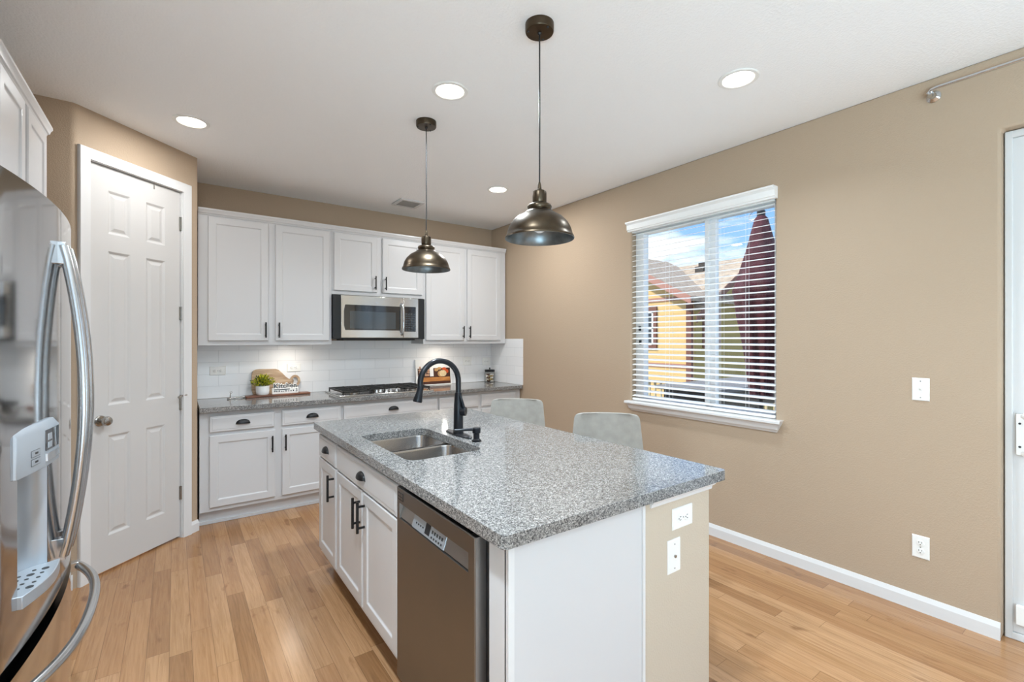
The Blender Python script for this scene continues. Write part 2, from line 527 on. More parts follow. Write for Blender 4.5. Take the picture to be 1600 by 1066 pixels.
# ================================================================== mesh helper
class MB:
    def __init__(self):
        self.v, self.f, self.mi, self.cur = [], [], [], 0

    def m(self, i):
        self.cur = i
        return self

    def add(self, vs, fs):
        o = len(self.v)
        self.v += [tuple(p) for p in vs]
        for f in fs:
            self.f.append([o + i for i in f])
            self.mi.append(self.cur)
        return self

    def box(self, x0, x1, y0, y1, z0, z1):
        vs = [(x, y, z) for z in (z0, z1) for y in (y0, y1) for x in (x0, x1)]
        return self.add(vs, [(0, 2, 3, 1), (4, 5, 7, 6), (0, 1, 5, 4), (2, 6, 7, 3), (0, 4, 6, 2), (1, 3, 7, 5)])

    def loft(self, loops, cap0=True, cap1=True, closed=True):
        n = len(loops[0])
        vs = [p for lp in loops for p in lp]
        fs = []
        for k in range(len(loops) - 1):
            for i in range(n if closed else n - 1):
                j = (i + 1) % n
                fs.append((k * n + i, k * n + j, (k + 1) * n + j, (k + 1) * n + i))
        if cap0:
            fs.append(tuple(reversed(range(n))))
        if cap1:
            fs.append(tuple((len(loops) - 1) * n + i for i in range(n)))
        return self.add(vs, fs)

    def lathe(self, prof, n=32, c=(0, 0, 0), axis='Z', cap0=False, cap1=False):
        loops = []
        for r, h in prof:
            lp = []
            for i in range(n):
                a = 2 * PI * i / n
                p, q = r * math.cos(a), r * math.sin(a)
                if axis == 'Z':
                    lp.append((c[0] + p, c[1] + q, c[2] + h))
                elif axis == 'Y':
                    lp.append((c[0] + p, c[1] + h, c[2] - q))
                else:
                    lp.append((c[0] + h, c[1] + p, c[2] + q))
            loops.append(lp)
        return self.loft(loops, cap0, cap1)

    def cyl(self, c, r, h, n=24, axis='Z', r2=None):
        return self.lathe([(r, 0), (r2 if r2 is not None else r, h)], n, c, axis, True, True)

    def tube(self, path, r, n=12, caps=True, squash=None):
        P = [Vector(p) for p in path]
        loops = []
        up = Vector((0, 0, 1))
        prev = None
        for i, p in enumerate(P):
            t = (P[min(i + 1, len(P) - 1)] - P[max(i - 1, 0)]).normalized()
            if prev is None:
                ref = up if abs(t.dot(up)) < 0.95 else Vector((1, 0, 0))
                s = t.cross(ref).normalized()
            else:
                s = (prev - t * prev.dot(t)).normalized()
            prev = s
            q = t.cross(s)
            rr = r[i] if isinstance(r, (list, tuple)) else r
            k = squash or 1.0
            loops.append([p + s * rr * math.cos(2 * PI * j / n) + q * rr * k * math.sin(2 * PI * j / n) for j in range(n)])
        return self.loft(loops, caps, caps)

    def prism(self, pts, z0, z1):
        return self.loft([[(x, y, z0) for x, y in pts], [(x, y, z1) for x, y in pts]])

    def extrude_y(self, pts, y0, y1):        # pts in x,z
        return self.loft([[(x, y1, z) for x, z in pts], [(x, y0, z) for x, z in pts]])

    def extrude_x(self, pts, x0, x1):        # pts in y,z
        return self.loft([[(x0, y, z) for y, z in pts], [(x1, y, z) for y, z in pts]])

    def ball(self, c, rx, ry, rz, n=14, m=8):
        loops = []
        for k in range(1, m):
            t = PI * k / m
            loops.append([(c[0] + rx * math.sin(t) * math.cos(2 * PI * i / n), c[1] + ry * math.sin(t) * math.sin(2 * PI * i / n), c[2] - rz * math.cos(t)) for i in range(n)])
        return self.loft(loops, True, True)

    def slab(self, x0, x1, z0, z1, yf, yb, cells=(), rings=(), chamfer=0.003):
        """A leaf facing -Y whose front carries sunk or raised fields.  cells: (x0,x1,z0,z1); rings: (inset, dy) steps."""
        c = chamfer
        A = [(x0, yb, z0), (x1, yb, z0), (x1, yb, z1), (x0, yb, z1)]
        B = [(x0, yf + c, z0), (x1, yf + c, z0), (x1, yf + c, z1), (x0, yf + c, z1)]
        self.loft([A, B], True, False)
        D = [(x0 + c, yf, z0 + c), (x1 - c, yf, z0 + c), (x1 - c, yf, z1 - c), (x0 + c, yf, z1 - c)]
        self.loft([B, D], False, False)
        xs = sorted({round(v, 5) for v in [x0 + c, x1 - c] + [q for s in cells for q in s[:2]]})
        zs = sorted({round(v, 5) for v in [z0 + c, z1 - c] + [q for s in cells for q in s[2:]]})
        for i in range(len(xs) - 1):
            for j in range(len(zs) - 1):
                xm, zm = (xs[i] + xs[i + 1]) / 2, (zs[j] + zs[j + 1]) / 2
                if not any(s[0] < xm < s[1] and s[2] < zm < s[3] for s in cells):
                    self.add([(xs[i], yf, zs[j]), (xs[i + 1], yf, zs[j]), (xs[i + 1], yf, zs[j + 1]), (xs[i], yf, zs[j + 1])], [(0, 1, 2, 3)])
        for s in cells:
            lp = []
            for ins, dy in rings:
                lp.append([(s[0] + ins, yf + dy, s[2] + ins), (s[1] - ins, yf + dy, s[2] + ins), (s[1] - ins, yf + dy, s[3] - ins), (s[0] + ins, yf + dy, s[3] - ins)])
            self.loft(lp, False, True)
        return self

    def holed_wall(self, x0, x1, y0, y1, z0, z1, holes):
        ys = sorted({y0, y1} | {q for h in holes for q in h[:2]})
        zs = sorted({z0, z1} | {q for h in holes for q in h[2:]})
        solid = lambda i, j: 0 <= i < len(ys) - 1 and 0 <= j < len(zs) - 1 and not any(
            h[0] < (ys[i] + ys[i + 1]) / 2 < h[1] and h[2] < (zs[j] + zs[j + 1]) / 2 < h[3] for h in holes)
        for i in range(len(ys) - 1):
            for j in range(len(zs) - 1):
                if not solid(i, j):
                    continue
                a, b, c, d = ys[i], ys[i + 1], zs[j], zs[j + 1]
                for x in (x0, x1):
                    self.add([(x, a, c), (x, b, c), (x, b, d), (x, a, d)], [(0, 1, 2, 3)])
                if not solid(i - 1, j):
                    self.add([(x0, a, c), (x1, a, c), (x1, a, d), (x0, a, d)], [(0, 1, 2, 3)])
                if not solid(i + 1, j):
                    self.add([(x0, b, c), (x1, b, c), (x1, b, d), (x0, b, d)], [(0, 1, 2, 3)])
                if not solid(i, j - 1):
                    self.add([(x0, a, c), (x1, a, c), (x1, b, c), (x0, b, c)], [(0, 1, 2, 3)])
                if not solid(i, j + 1):
                    self.add([(x0, a, d), (x1, a, d), (x1, b, d), (x0, b, d)], [(0, 1, 2, 3)])
        return self

    def build(self, name, mats, parent=None, bevel=0.0, seg=2, smooth=True, angle=35):
        me = bpy.data.meshes.new(name)
        me.from_pydata(self.v, [], self.f)
        bm = bmesh.new()
        bm.from_mesh(me)
        bmesh.ops.remove_doubles(bm, verts=bm.verts, dist=1e-6)
        bmesh.ops.recalc_face_normals(bm, faces=bm.faces)
        bm.to_mesh(me)
        bm.free()
        if not isinstance(mats, (list, tuple)):
            mats = [mats]
        for k in mats:
            me.materials.append(M[k] if isinstance(k, str) else k)
        if len(me.polygons) == len(self.mi):
            me.polygons.foreach_set('material_index', self.mi)
        if smooth:
            me.polygons.foreach_set('use_smooth', [True] * len(me.polygons))
            me.set_sharp_from_angle(angle=math.radians(angle))
        o = bpy.data.objects.new(name, me)
        COL.objects.link(o)
        if parent is not None:
            o.parent = parent
        if bevel > 0:
            b = o.modifiers.new('edge_softening', 'BEVEL')
            b.width = bevel
            b.segments = seg
            b.limit_method = 'ANGLE'
            b.angle_limit = math.radians(40)
            b.harden_normals = False
        return o

def tag(o, label, cat, group=None, kind=None):
    o['label'] = label
    o['category'] = cat
    if group:
        o['group'] = group
    if kind:
        o['kind'] = kind
    return o

def thing(name, label, cat, loc=(0, 0, 0), rotz=0.0, group=None, kind=None):
    o = bpy.data.objects.new(name, None)
    o.empty_display_size = 0.05
    COL.objects.link(o)
    o.location = loc
    o.rotation_euler = (0, 0, rotz)
    return tag(o, label, cat, group, kind)

def dup(root, loc, rotz=0.0, label=None, group=None):
    r = root.copy()
    COL.objects.link(r)
    r.location = loc
    r.rotation_euler = (0, 0, rotz)
    if label:
        r['label'] = label
    if group:
        r['group'] = group
    for ch in list(root.children):
        c = ch.copy()
        COL.objects.link(c)
        c.parent = r
        for g in list(ch.children):
            d = g.copy()
            COL.objects.link(d)
            d.parent = c
    return r

def rounded_rect(x0, x1, y0, y1, r, n=6):
    pts = []
    for cx, cy, a0 in ((x1 - r, y1 - r, 0), (x0 + r, y1 - r, 90), (x0 + r, y0 + r, 180), (x1 - r, y0 + r, 270)):
        for k in range(n + 1):
            a = math.radians(a0 + 90 * k / n)
            pts.append((cx + r * math.cos(a), cy + r * math.sin(a)))
    return pts

def plate_with_hole(name, outer, inner, z0, z1, mat, parent=None):
    bm = bmesh.new()
    layers = []
    for z in (z0, z1):
        vo = [bm.verts.new((x, y, z)) for x, y in outer]
        vi = [bm.verts.new((x, y, z)) for x, y in inner]
        eo = [bm.edges.new((vo[i], vo[(i + 1) % len(vo)])) for i in range(len(vo))]
        ei = [bm.edges.new((vi[i], vi[(i + 1) % len(vi)])) for i in range(len(vi))]
        bmesh.ops.triangle_fill(bm, use_beauty=True, edges=eo + ei)
        layers.append((vo, vi))
    for k in (0, 1):
        a, b = layers[0][k], layers[1][k]
        for i in range(len(a)):
            j = (i + 1) % len(a)
            bm.faces.new((a[i], a[j], b[j], b[i]))
    bmesh.ops.recalc_face_normals(bm, faces=bm.faces)
    me = bpy.data.meshes.new(name)
    bm.to_mesh(me)
    bm.free()
    me.materials.append(M[mat])
    o = bpy.data.objects.new(name, me)
    COL.objects.link(o)
    if parent:
        o.parent = parent
    b = o.modifiers.new('edge_softening', 'BEVEL')
    b.width = 0.003
    b.segments = 2
    b.limit_method = 'ANGLE'
    b.angle_limit = math.radians(60)
    return o

# ================================================================== the room
XR, YB, H, XL, YR = 3.19, 4.87, 2.79, -1.13, -4.5      # right wall, back wall, ceiling, left wall, rear wall
T = 0.13

tag(MB().box(XL - T, XR + T, YR - T, YB + T, -0.12, 0.0).build('floor', 'floor', smooth=False),
    'oak strip floor running through the kitchen', 'floor', kind='structure')
tag(MB().box(XL - T, XR + T, YR - T, YB + T, H, H + 0.15).build('ceiling', 'ceiling', smooth=False),
    'white orange-peel textured ceiling over the kitchen', 'ceiling', kind='structure')

# right wall with the dining window (y 1.49..2.66) and the patio door (y -1.40..0.45)
WY0, WY1, WZ0, WZ1 = 1.478, 2.672, 0.885, 2.40
DY0, DY1, DZ1 = -1.40, 0.447, 2.435
w = MB().holed_wall(XR, XR + T, YR - T, YB + T, 0, H, [(WY0, WY1, WZ0, WZ1), (DY0, DY1, 0, DZ1)])
tag(w.build('wall_right', 'wall', bevel=0.012, seg=3), 'greige wall with the dining window and patio door', 'wall', kind='structure')

wb = tag(MB().box(XL - T, XR, YB, YB + T, 0, H).build('wall_back', 'wall', smooth=False),
         'greige back wall behind the white kitchen cabinets', 'wall', kind='structure')
tile = MB().box(0.147, XR - 0.009, YB - 0.008, YB, 0.915, 1.418).build('tile_backsplash', 'tile', wb, smooth=False)
tile2 = MB().box(XR - 0.008, XR, YB - 0.655, YB, 0.915, 1.437).build('tile_return', 'tile_side', wb, smooth=False)

SWY0, SWY1, SWZ0, SWZ1 = -3.5, -0.7, 0.2, 2.4
tag(MB().holed_wall(XL - T, XL, YR - T, 3.645 + T, 0, H, [(SWY0, SWY1, SWZ0, SWZ1)]).build('wall_left', 'wall', smooth=False),
    'greige wall behind the refrigerator', 'wall', kind='structure')
w = MB()
RX0, RX1, RZ0, RZ1 = -0.9, 2.4, 0.2, 2.4
w.box(XL - T, RX0, YR - T, YR, 0, H)
w.box(RX1, XR, YR - T, YR, 0, H)
w.box(RX0, RX1, YR - T, YR, 0, RZ0)
w.box(RX0, RX1, YR - T, YR, RZ1, H)
tag(w.build('wall_rear', 'wall', smooth=False), 'greige wall behind the camera with the added wide window', 'wall', kind='structure')
w2 = thing('window_added_rear', 'wide window added behind the camera for daylight', 'window', (0.75, YR, RZ0), kind='structure')  # unseen window, added to bring daylight into the room
fr = MB()
wd, hd = (RX1 - RX0) / 2, RZ1 - RZ0
for a, b in ((-wd, -wd + .06), (wd - .06, wd), (-.6, -.54), (.54, .6)):
    fr.box(a, b, -0.10, -0.03, 0, hd)
for a, b in ((0, .06), (hd - .06, hd)):
    fr.box(-wd, wd, -0.095, -0.035, a, b)
fr.build('window_frame', 'vinyl', w2, bevel=0.003)
MB().box(-wd + .05, wd - .05, -0.068, -0.062, .05, hd - .05).build('pane', 'glass', w2, smooth=False)

w3 = thing('window_added_side', 'tall side window added on the refrigerator side for daylight', 'window', (XL, (SWY0 + SWY1) / 2, SWZ0), kind='structure')  # another unseen window, added to light the room from the left
fr = MB()
sd = (SWY1 - SWY0) / 2
for a, b in ((-sd, -sd + .06), (sd - .06, sd), (-.03, .03)):
    fr.box(-0.10, -0.03, a, b, 0, hd)
for a, b in ((0, .06), (hd - .06, hd)):
    fr.box(-0.095, -0.035, -sd, sd, a, b)
fr.build('window_frame', 'vinyl', w3, bevel=0.003)
MB().box(-0.068, -0.062, -sd + .05, sd - .05, .05, hd - .05).build('pane', 'glass', w3, smooth=False)

# pantry walls: a wall beside the refrigerator, a diagonal wall with the pantry door, a short return
A, B = Vector((-0.47, 3.645)), Vector((0.135, 4.225))
DIA = (B - A).length
ANG = math.atan2(B.y - A.y, B.x - A.x)
def fillet(p, q, r_, rad, n=6):
    a, b = (p - q).normalized(), (r_ - q).normalized()
    half = a.angle(b) / 2
    d = rad / math.tan(half)
    c = q + (a + b).normalized() * (rad / math.sin(half))
    s, e = q + a * d - c, q + b * d - c
    a0, a1 = math.atan2(s.y, s.x), math.atan2(e.y, e.x)
    while a1 - a0 > PI:
        a1 -= 2 * PI
    while a1 - a0 < -PI:
        a1 += 2 * PI
    return [(c.x + rad * math.cos(a0 + (a1 - a0) * k / n), c.y + rad * math.sin(a0 + (a1 - a0) * k / n)) for k in range(n + 1)]

E0, E1 = Vector((XL - 0.001, 3.645)), Vector((0.139, YB))
udir = (B - A).normalized()
nrm = Vector((udir.y, -udir.x))            # towards the room
def onwall(s, d=0.0):
    p = A + udir * s + nrm * d
    return (p.x, p.y)
S0, S1, LZ = 0.072, 0.716, 2.505           # rough opening of the pantry door
left_poly = [(E0.x, E0.y)] + fillet(E0, A, B, 0.05) + [onwall(S0), onwall(S0, -T), (XL, 3.645 + T)]
right_poly = [onwall(S1)] + fillet(A, B, E1, 0.012, 4) + [(E1.x, E1.y), (0.135 - T, YB), onwall(S1, -T)]
head_poly = [onwall(S0), onwall(S1), onwall(S1, -T), onwall(S0, -T)]
w = MB()
w.prism(left_poly, 0, H)
w.prism(right_poly, 0, H)
w.prism(head_poly, LZ, H)
tag(w.build('wall_pantry', 'wall'), 'angled greige pantry wall around the six-panel door', 'wall', kind='structure')

# pantry door, in a frame whose x runs along the wall and whose -y looks into the room
PD = thing('door_1', 'white six-panel pantry door in the angled wall', 'door', (A.x, A.y, 0), ANG, kind='structure')
leaf = MB()
L0, L1 = 0.086, 0.7035
cells = []
for x0, x1 in ((0.198, 0.338), (0.444, 0.584)):
    for z0, z1 in ((2.083, 2.35), (1.025, 1.976), (0.223, 0.841)):
        cells.append((x0, x1, z0, z1))
leaf.slab(L0, L1, 0.014, 2.49, 0.012, 0.050, cells, ((0, 0), (0.006, 0.003), (0.014, 0.008), (0.022, 0.008), (0.040, 0.002)), 0.002)
leaf.build('door_leaf', 'door', PD, smooth=False)
jamb = MB()
jamb.box(S0, L0 - .003, 0.0, T, 0, LZ)
jamb.box(L1 + .003, S1, 0.0, T, 0, LZ)
jamb.box(L0 - .003, L1 + .003, 0.0, T, 2.4935, LZ)
jamb.box(L0 - .003, L0 + .01, 0.053, T, 0, 2.49)
jamb.box(L1 - .01, L1 + .003, 0.053, T, 0, 2.49)
jamb.build('door_jamb', 'trim', PD, smooth=False)
kx, kz = 0.150, 0.938
k = MB()
k.lathe([(0.033, 0.0), (0.033, -0.006), (0.028, -0.011), (0.013, -0.013), (0.012, -0.032), (0.020, -0.036), (0.028, -0.046), (0.029, -0.056), (0.024, -0.066), (0.012, -0.071), (0.001, -0.072)], 28, (kx, 0.012, kz), 'Y', True, True)
k.build('door_knob', 'nickel', PD)
MB().box(L0 - .0045, L0 - .001, 0.0095, 0.014, 0.90, 0.955).build('strike_plate', 'blackmat', PD)
for hz in (2.266, 1.619, 0.972, 0.325):
    hg = MB()
    hg.cyl((L1 + 0.002, 0.006, hz - 0.048), 0.0065, 0.096, 12)
    hg.box(L1 - 0.010, L1 + 0.012, 0.0075, 0.0115, hz - 0.048, hz + 0.048)
    h = hg.build('hinge', 'nickel', PD)
    if hz == 0.972:
        ds = MB()
        ds.tube([(L1 + .002, 0.004, hz + .055), (L1 - .03, -.028, hz + .052), (L1 - .055, -.036, hz + .050)], 0.0045, 8)
        ds.cyl((L1 + .002, 0.004, hz + .046), 0.010, 0.014, 12)
        ds.tube([(L1 + .002, 0.0, hz + .055), (L1 + .028, -.020, hz + .058)], 0.005, 8)
        ds.cyl((L1 - .062, -.038, hz + .050), 0.008, 0.010, 10, 'X')
        ds.build('door_stop', 'nickel', h)
MB().box(0.498, 0.504, 0.0095, 0.013, 2.452, 2.486).build('top_latch', 'nickel', PD)

cs = MB()                                   # casing with a stepped profile, mitred at the corners
C_IN0, C_IN1, C_Z = L0 - 0.006, L1 + 0.006, 2.4965
prof = [(0.0, 0.0), (0.0, -0.012), (0.012, -0.014), (0.034, -0.017), (0.048, -0.020), (0.060, -0.020), (0.064, -0.014), (0.064, 0.0)]
def casing_loop(pt):
    return pt
loops = [[(C_IN0 - a, y, 0.0) for a, y in prof], [(C_IN0 - a, y, C_Z + a) for a, y in prof], [(C_IN1 + a, y, C_Z + a) for a, y in prof], [(C_IN1 + a, y, 0.0) for a, y in prof]]
cs.loft(loops, True, True)
TR = thing('trim_1', 'white moulded casing around the pantry door', 'door casing', (A.x, A.y, 0), ANG, kind='structure')
cs.build('door_casing', 'trim', TR, angle=25)

def base_profile(h=0.083, t=0.014):
    return [(0, 0), (-t, 0), (-t, h * 0.72), (-t * 0.75, h * 0.82), (-t * 0.55, h * 0.92), (-t * 0.35, h), (0, h)]

# baseboards
tag(MB().loft([[(XR + d, y, z) for d, z in base_profile()] for y in (YB - 0.70, WY0, DY1 + 0.001)]).build('baseboard_right', 'trim', angle=20),
    'white baseboard along the wall under the window', 'baseboard', kind='structure')
p0, p1 = onwall(C_IN1 + .066), (B.x - 0.008, B.y - 0.010)
nn = Vector((nrm.x, nrm.y, 0))
bl = []
for s in (C_IN1 + .0655, DIA + 0.003):
    q = A + udir * s
    bl.append([(q.x - nrm.x * d, q.y - nrm.y * d, z) for d, z in base_profile()])
tag(MB().loft(bl).build('baseboard_pantry', 'trim', angle=20), 'short white baseboard right of the pantry door', 'baseboard', kind='structure')
bl = [[(x, 3.645 + d, z) for d, z in base_profile()] for x in (XL + 0.01, A.x - 0.005)]
tag(MB().loft(bl).build('baseboard_left', 'trim', angle=20), 'white baseboard behind the refrigerator by the pantry', 'baseboard', kind='structure')

# ------------------------------------------------------------------ dining window: frame, panes, stool trim
W1 = thing('window_1', 'white sliding dining window looking at the yellow house', 'window', (XR, (WY0 + WY1) / 2, WZ0), kind='structure')
hw, hh = (WY1 - WY0) / 2, WZ1 - WZ0
f = MB()
xo0, xo1 = 0.060, 0.125
for a, b in ((-hw, -hw + 0.035), (hw - 0.085, hw)):
    f.box(xo0, xo1, a, b, 0, hh)
for a, b in ((0, 0.05), (hh - 0.07, hh)):
    f.box(xo0 + .001, xo1 - .001, -hw, hw, a, b)
f.box(xo0 - 0.006, xo1 - 0.01, -0.092, -0.058, 0.05, hh - 0.07)
f.box(xo0 + 0.012, xo1 - 0.004, -0.135, -0.090, 0.05, hh - 0.07)
f.build('window_frame', 'vinyl', W1, bevel=0.004)
MB().box(0.098, 0.102, -0.09, hw - 0.06, 0.04, hh - 0.06).build('pane', 'glass', W1, smooth=False)
MB().box(0.088, 0.092, -hw + 0.02, -0.10, 0.04, hh - 0.06).build('pane', 'glass', W1, smooth=False)
lk = MB()
lk.box(0.040, 0.062, hw - 0.058, hw - 0.046, 0.62, 0.66)
lk.box(0.040, 0.062, hw - 0.062, hw - 0.050, 0.50, 0.54)
lk.build('sash_lock', 'slot', W1)
# sill with a moulded apron
sp = [(0.06, 0.022), (-0.055, 0.022), (-0.062, 0.016), (-0.062, 0.004), (-0.056, -0.002), (-0.044, -0.006), (-0.036, -0.022), (-0.030, -0.040), (-0.016, -0.052), (-0.012, -0.060), (0.0, -0.060), (0.0, 0.0), (0.06, 0.0)]
sl = MB()
front = [(0.0, 0.022), (-0.055, 0.022), (-0.062, 0.016), (-0.062, 0.004), (-0.056, -0.002), (-0.044, -0.006), (-0.036, -0.022), (-0.030, -0.040), (-0.016, -0.052), (-0.012, -0.060), (0.0, -0.060)]
def shrink(a):
    return (0.062 + a) * 0.75
sl.loft([[(XR + a, 1.425 + (shrink(a) if z < 0 else 0), WZ0 + z) for a, z in front], [(XR + a, 2.700 - (shrink(a) if z < 0 else 0), WZ0 + z) for a, z in front]])
sl.box(XR, XR + 0.062, WY0 + 0.001, WY1 - 0.001, WZ0 + 0.0005, WZ0 + 0.022)
tag(sl.build('trim_2', 'trim', angle=25), 'white moulded sill and apron under the dining window', 'window sill', kind='structure')

# ------------------------------------------------------------------ sliding patio door
D2 = thing('door_2', 'white sliding glass patio door at the right edge', 'patio door', (XR, (DY0 + DY1) / 2, 0), kind='structure')
dh, dw = DZ1 - 0.004, (DY1 - DY0) / 2 - 0.004
f = MB()
f.box(0.055, 0.128, dw - 0.028, dw, 0.0, dh)
f.box(0.055, 0.128, -dw, -dw + 0.03, 0.0, dh)
f.box(0.056, 0.127, -dw, dw, dh - 0.035, dh)
f.box(0.056, 0.127, -dw, dw, 0.0, 0.035)
f.build('door_frame', 'vinyl_door', D2, bevel=0.004)
for nm, ya, yb_, xa in (('sliding_sash', -0.02, dw - 0.026, 0.062), ('fixed_sash', -dw + 0.03, 0.05, 0.098)):
    s = MB()
    ww = 0.058
    s.box(xa, xa + 0.030, ya, ya + ww, 0.036, dh - 0.036)
    s.box(xa, xa + 0.030, yb_ - ww, yb_, 0.036, dh - 0.036)
    s.box(xa + .001, xa + 0.029, ya + ww - .002, yb_ - ww + .002, 0.036, 0.036 + ww * 1.2)
    s.box(xa + .001, xa + 0.029, ya + ww - .002, yb_ - ww + .002, dh - 0.036 - ww, dh - 0.036)
    so = s.build(nm, 'vinyl_door', D2, bevel=0.003)
    MB().box(xa + 0.012, xa + 0.017, ya + ww - 0.01, yb_ - ww + 0.01, 0.05, dh - 0.05).build('pane', 'glass', so, smooth=False)
hb = MB()
hy = dw - 0.055
hb.box(0.044, 0.061, hy - 0.012, hy + 0.016, 0.885, 1.080)
hb.tube([(0.046, hy - 0.006, 1.075), (0.030, hy - 0.03, 1.058), (0.016, hy - 0.052, 1.02), (0.012, hy - 0.058, 0.98), (0.016, hy - 0.052, 0.94), (0.030, hy - 0.03, 0.905), (0.046, hy - 0.006, 0.890)], 0.009, 10, squash=1.5)
hbo = hb.build('door_handle', 'white_plastic', D2, bevel=0.003)
sc = MB()
for z in (0.925, 1.035):
    sc.cyl((0.0415, hy + 0.003, z), 0.005, 0.003, 10, 'X')
sc.build('screw', 'slot', hbo)
MB().box(0.035, 0.061, hy - 0.018, hy + 0.016, 0.085, 0.175).build('foot_lock', 'white_plastic', D2, bevel=0.003)

# ================================================================== blinds
BL = thing('window_blind', 'white horizontal slat blind with valance over the dining window', 'blind', (XR, (WY0 + WY1) / 2, WZ0))
vp = [(0.0, 0.0), (-0.030, 0.0), (-0.033, 0.010), (-0.040, 0.014), (-0.043, 0.052), (-0.050, 0.060), (-0.062, 0.066), (-0.062, 0.078), (0.0, 0.078)]
vb = MB().loft([[(a - 0.0005, y, 1.468 + z) for a, z in vp] for y in (-0.612, 0.612)])
vb.build('valance', 'slat', BL, angle=25)
MB().box(0.004, 0.052, -hw + 0.006, hw - 0.006, 1.46, 1.5).build('headrail', 'slat', BL)
sb = MB()
NS, Z0S, Z1S = 32, 0.068, 1.445
for i in range(NS):
    z = Z0S + (Z1S - Z0S) * i / (NS - 1)
    loop = []
    for y in (-hw + 0.006, hw - 0.006):
        pts = []
        top = []
        for k2 in range(5):
            t = -0.5 + k2 / 4
            tilt = 0.011 * t
            pts.append((0.028 + 0.042 * t, y, z + tilt + 0.0024 - 0.008 * t * t))
            top.append((0.028 + 0.042 * t, y, z + tilt - 0.0002 - 0.008 * t * t))
        loop.append(pts + top[::-1])
    sb.loft(loop)
sb.build('slats', 'slat', BL)
MB().box(0.008, 0.050, -hw + 0.006, hw - 0.006, 0.026, 0.046).build('bottom_rail', 'slat', BL, bevel=0.004)
cd = MB()
for y in (hw - 0.38, hw - 0.345, -0.18, -0.215, -hw + 0.20):
    for x in (0.006, 0.050):
        cd.tube([(x, y, 0.04), (x, y, 1.47)], 0.0008, 5)
cd.build('ladder_cord', 'slat', BL)

# curtain rod over the patio door
CR = thing('curtain_rod', 'brushed nickel curtain rod bracket end above the patio door', 'curtain rod', (XR, 0.69, 2.70))
rp = [(-0.050, 0.000, -0.020), (-0.075, 0.004, -0.012), (-0.088, -0.010, -0.006), (-0.090, -0.035, -0.003)]
MB().tube(rp + [(-0.090, -2.3, -0.003)], 0.0085, 12).build('rod', 'steel_handle', CR)
bk = MB()
bk.lathe([(0.030, 0), (0.030, -0.006), (0.016, -0.02), (0.012, -0.05)], 20, (0, 0.0, -0.012), 'X', True, True)
bk.tube([(-0.045, 0, -0.014), (-0.07, 0.0, -0.028), (-0.09, -0.006, -0.020)], 0.010, 10)
bk.build('bracket', 'steel_handle', CR)

# ================================================================== cabinets
def cup_pull(name, parent, x, y, z, w=0.098, h=0.034, d=0.026):
    mb = MB()
    loops = []
    n, m = 16, 8
    for i in range(n + 1):
        t = PI * i / n
        r = math.sin(t)
        xx = -math.cos(t) * w / 2
        lp = []
        for j in range(m + 1):
            a = PI / 2 * j / m
            lp.append((x + xx, y - max(r, .04) ** 0.7 * d * math.cos(a), z + max(r, .04) ** 0.8 * h * math.sin(a)))
        lp.append((x + xx, y, z - 0.002))
        loops.append(lp)
    mb.loft(loops)
    mb.box(x - w / 2 - 0.002, x + w / 2 + 0.002, y - 0.003, y, z - 0.004, z + 0.002)
    return mb.build(name, 'black', parent)

def bar_pull(name, parent, x, y, z, length=0.132, r=0.0062, proj=0.032, horiz=False):
    mb = MB()
    a = (0, length / 2) if not horiz else (length / 2, 0)
    mb.tube([(x - a[0], y - proj, z - a[1]), (x + a[0], y - proj, z + a[1])], r, 12)
    for s in (-0.68, 0.68):
        p = (x + a[0] * s, z + a[1] * s)
        mb.tube([(p[0], y, p[1]), (p[0], y - proj, p[1])], r * 0.85, 10)
    return mb.build(name, 'black', parent)

DOOR_R = ((0, 0), (0.004, 0.001), (0.008, 0.006), (0.0125, 0.0075))
def cabinet_door(parent, x0, x1, z0, z1, y=0.0, t=0.020, rail=0.052, name='door', pull=None):
    s = MB().slab(x0, x1, z0, z1, y - t, y - 0.0006, [(x0 + rail, x1 - rail, z0 + rail, z1 - rail)], DOOR_R, 0.004)
    o = s.build(name, 'cabinet', parent, smooth=False)
    if pull:
        bar_pull('handle', o, pull[0], y - t, pull[1])
    return o

def cabinet_drawer(parent, x0, x1, z0, z1, y=0.0, t=0.020, cup=True, name='drawer'):
    s = MB().slab(x0, x1, z0, z1, y - t, y - 0.0006, [(x0 + 0.016, x1 - 0.016, z0 + 0.016, z1 - 0.016)], ((0, 0), (0.004, -0.0015)), 0.004)
    o = s.build(name, 'cabinet', parent, smooth=False)
    if cup:
        cup_pull('handle', o, (x0 + x1) / 2, y - t, (z0 + z1) / 2 - 0.012)
    return o

CROWN = [(0.0, 0.0), (-0.006, 0.0), (-0.010, 0.010), (-0.016, 0.014), (-0.020, 0.030), (-0.026, 0.040), (-0.026, 0.052), (0.0, 0.052)]
def crown_run(parent, x0, x1, z, left=False, right=False, depth=0.33, y=0.0):
    mb = MB()
    loops = []
    if left:
        loops.append([(x0 + d, y + depth, z + h) for d, h in CROWN])
    loops.append([(x0 + (d if left else 0), y + d, z + h) for d, h in CROWN])
    loops.append([(x1 - (d if right else 0), y + d, z + h) for d, h in CROWN])
    if right:
        loops.append([(x1 - d, y + depth, z + h) for d, h in CROWN])
    mb.loft(loops)
    mb.box(x0 + .001, x1 - .001, y + .001, y + depth, z, z + 0.05)
    return mb.build('crown', 'cabinet', parent, angle=20)

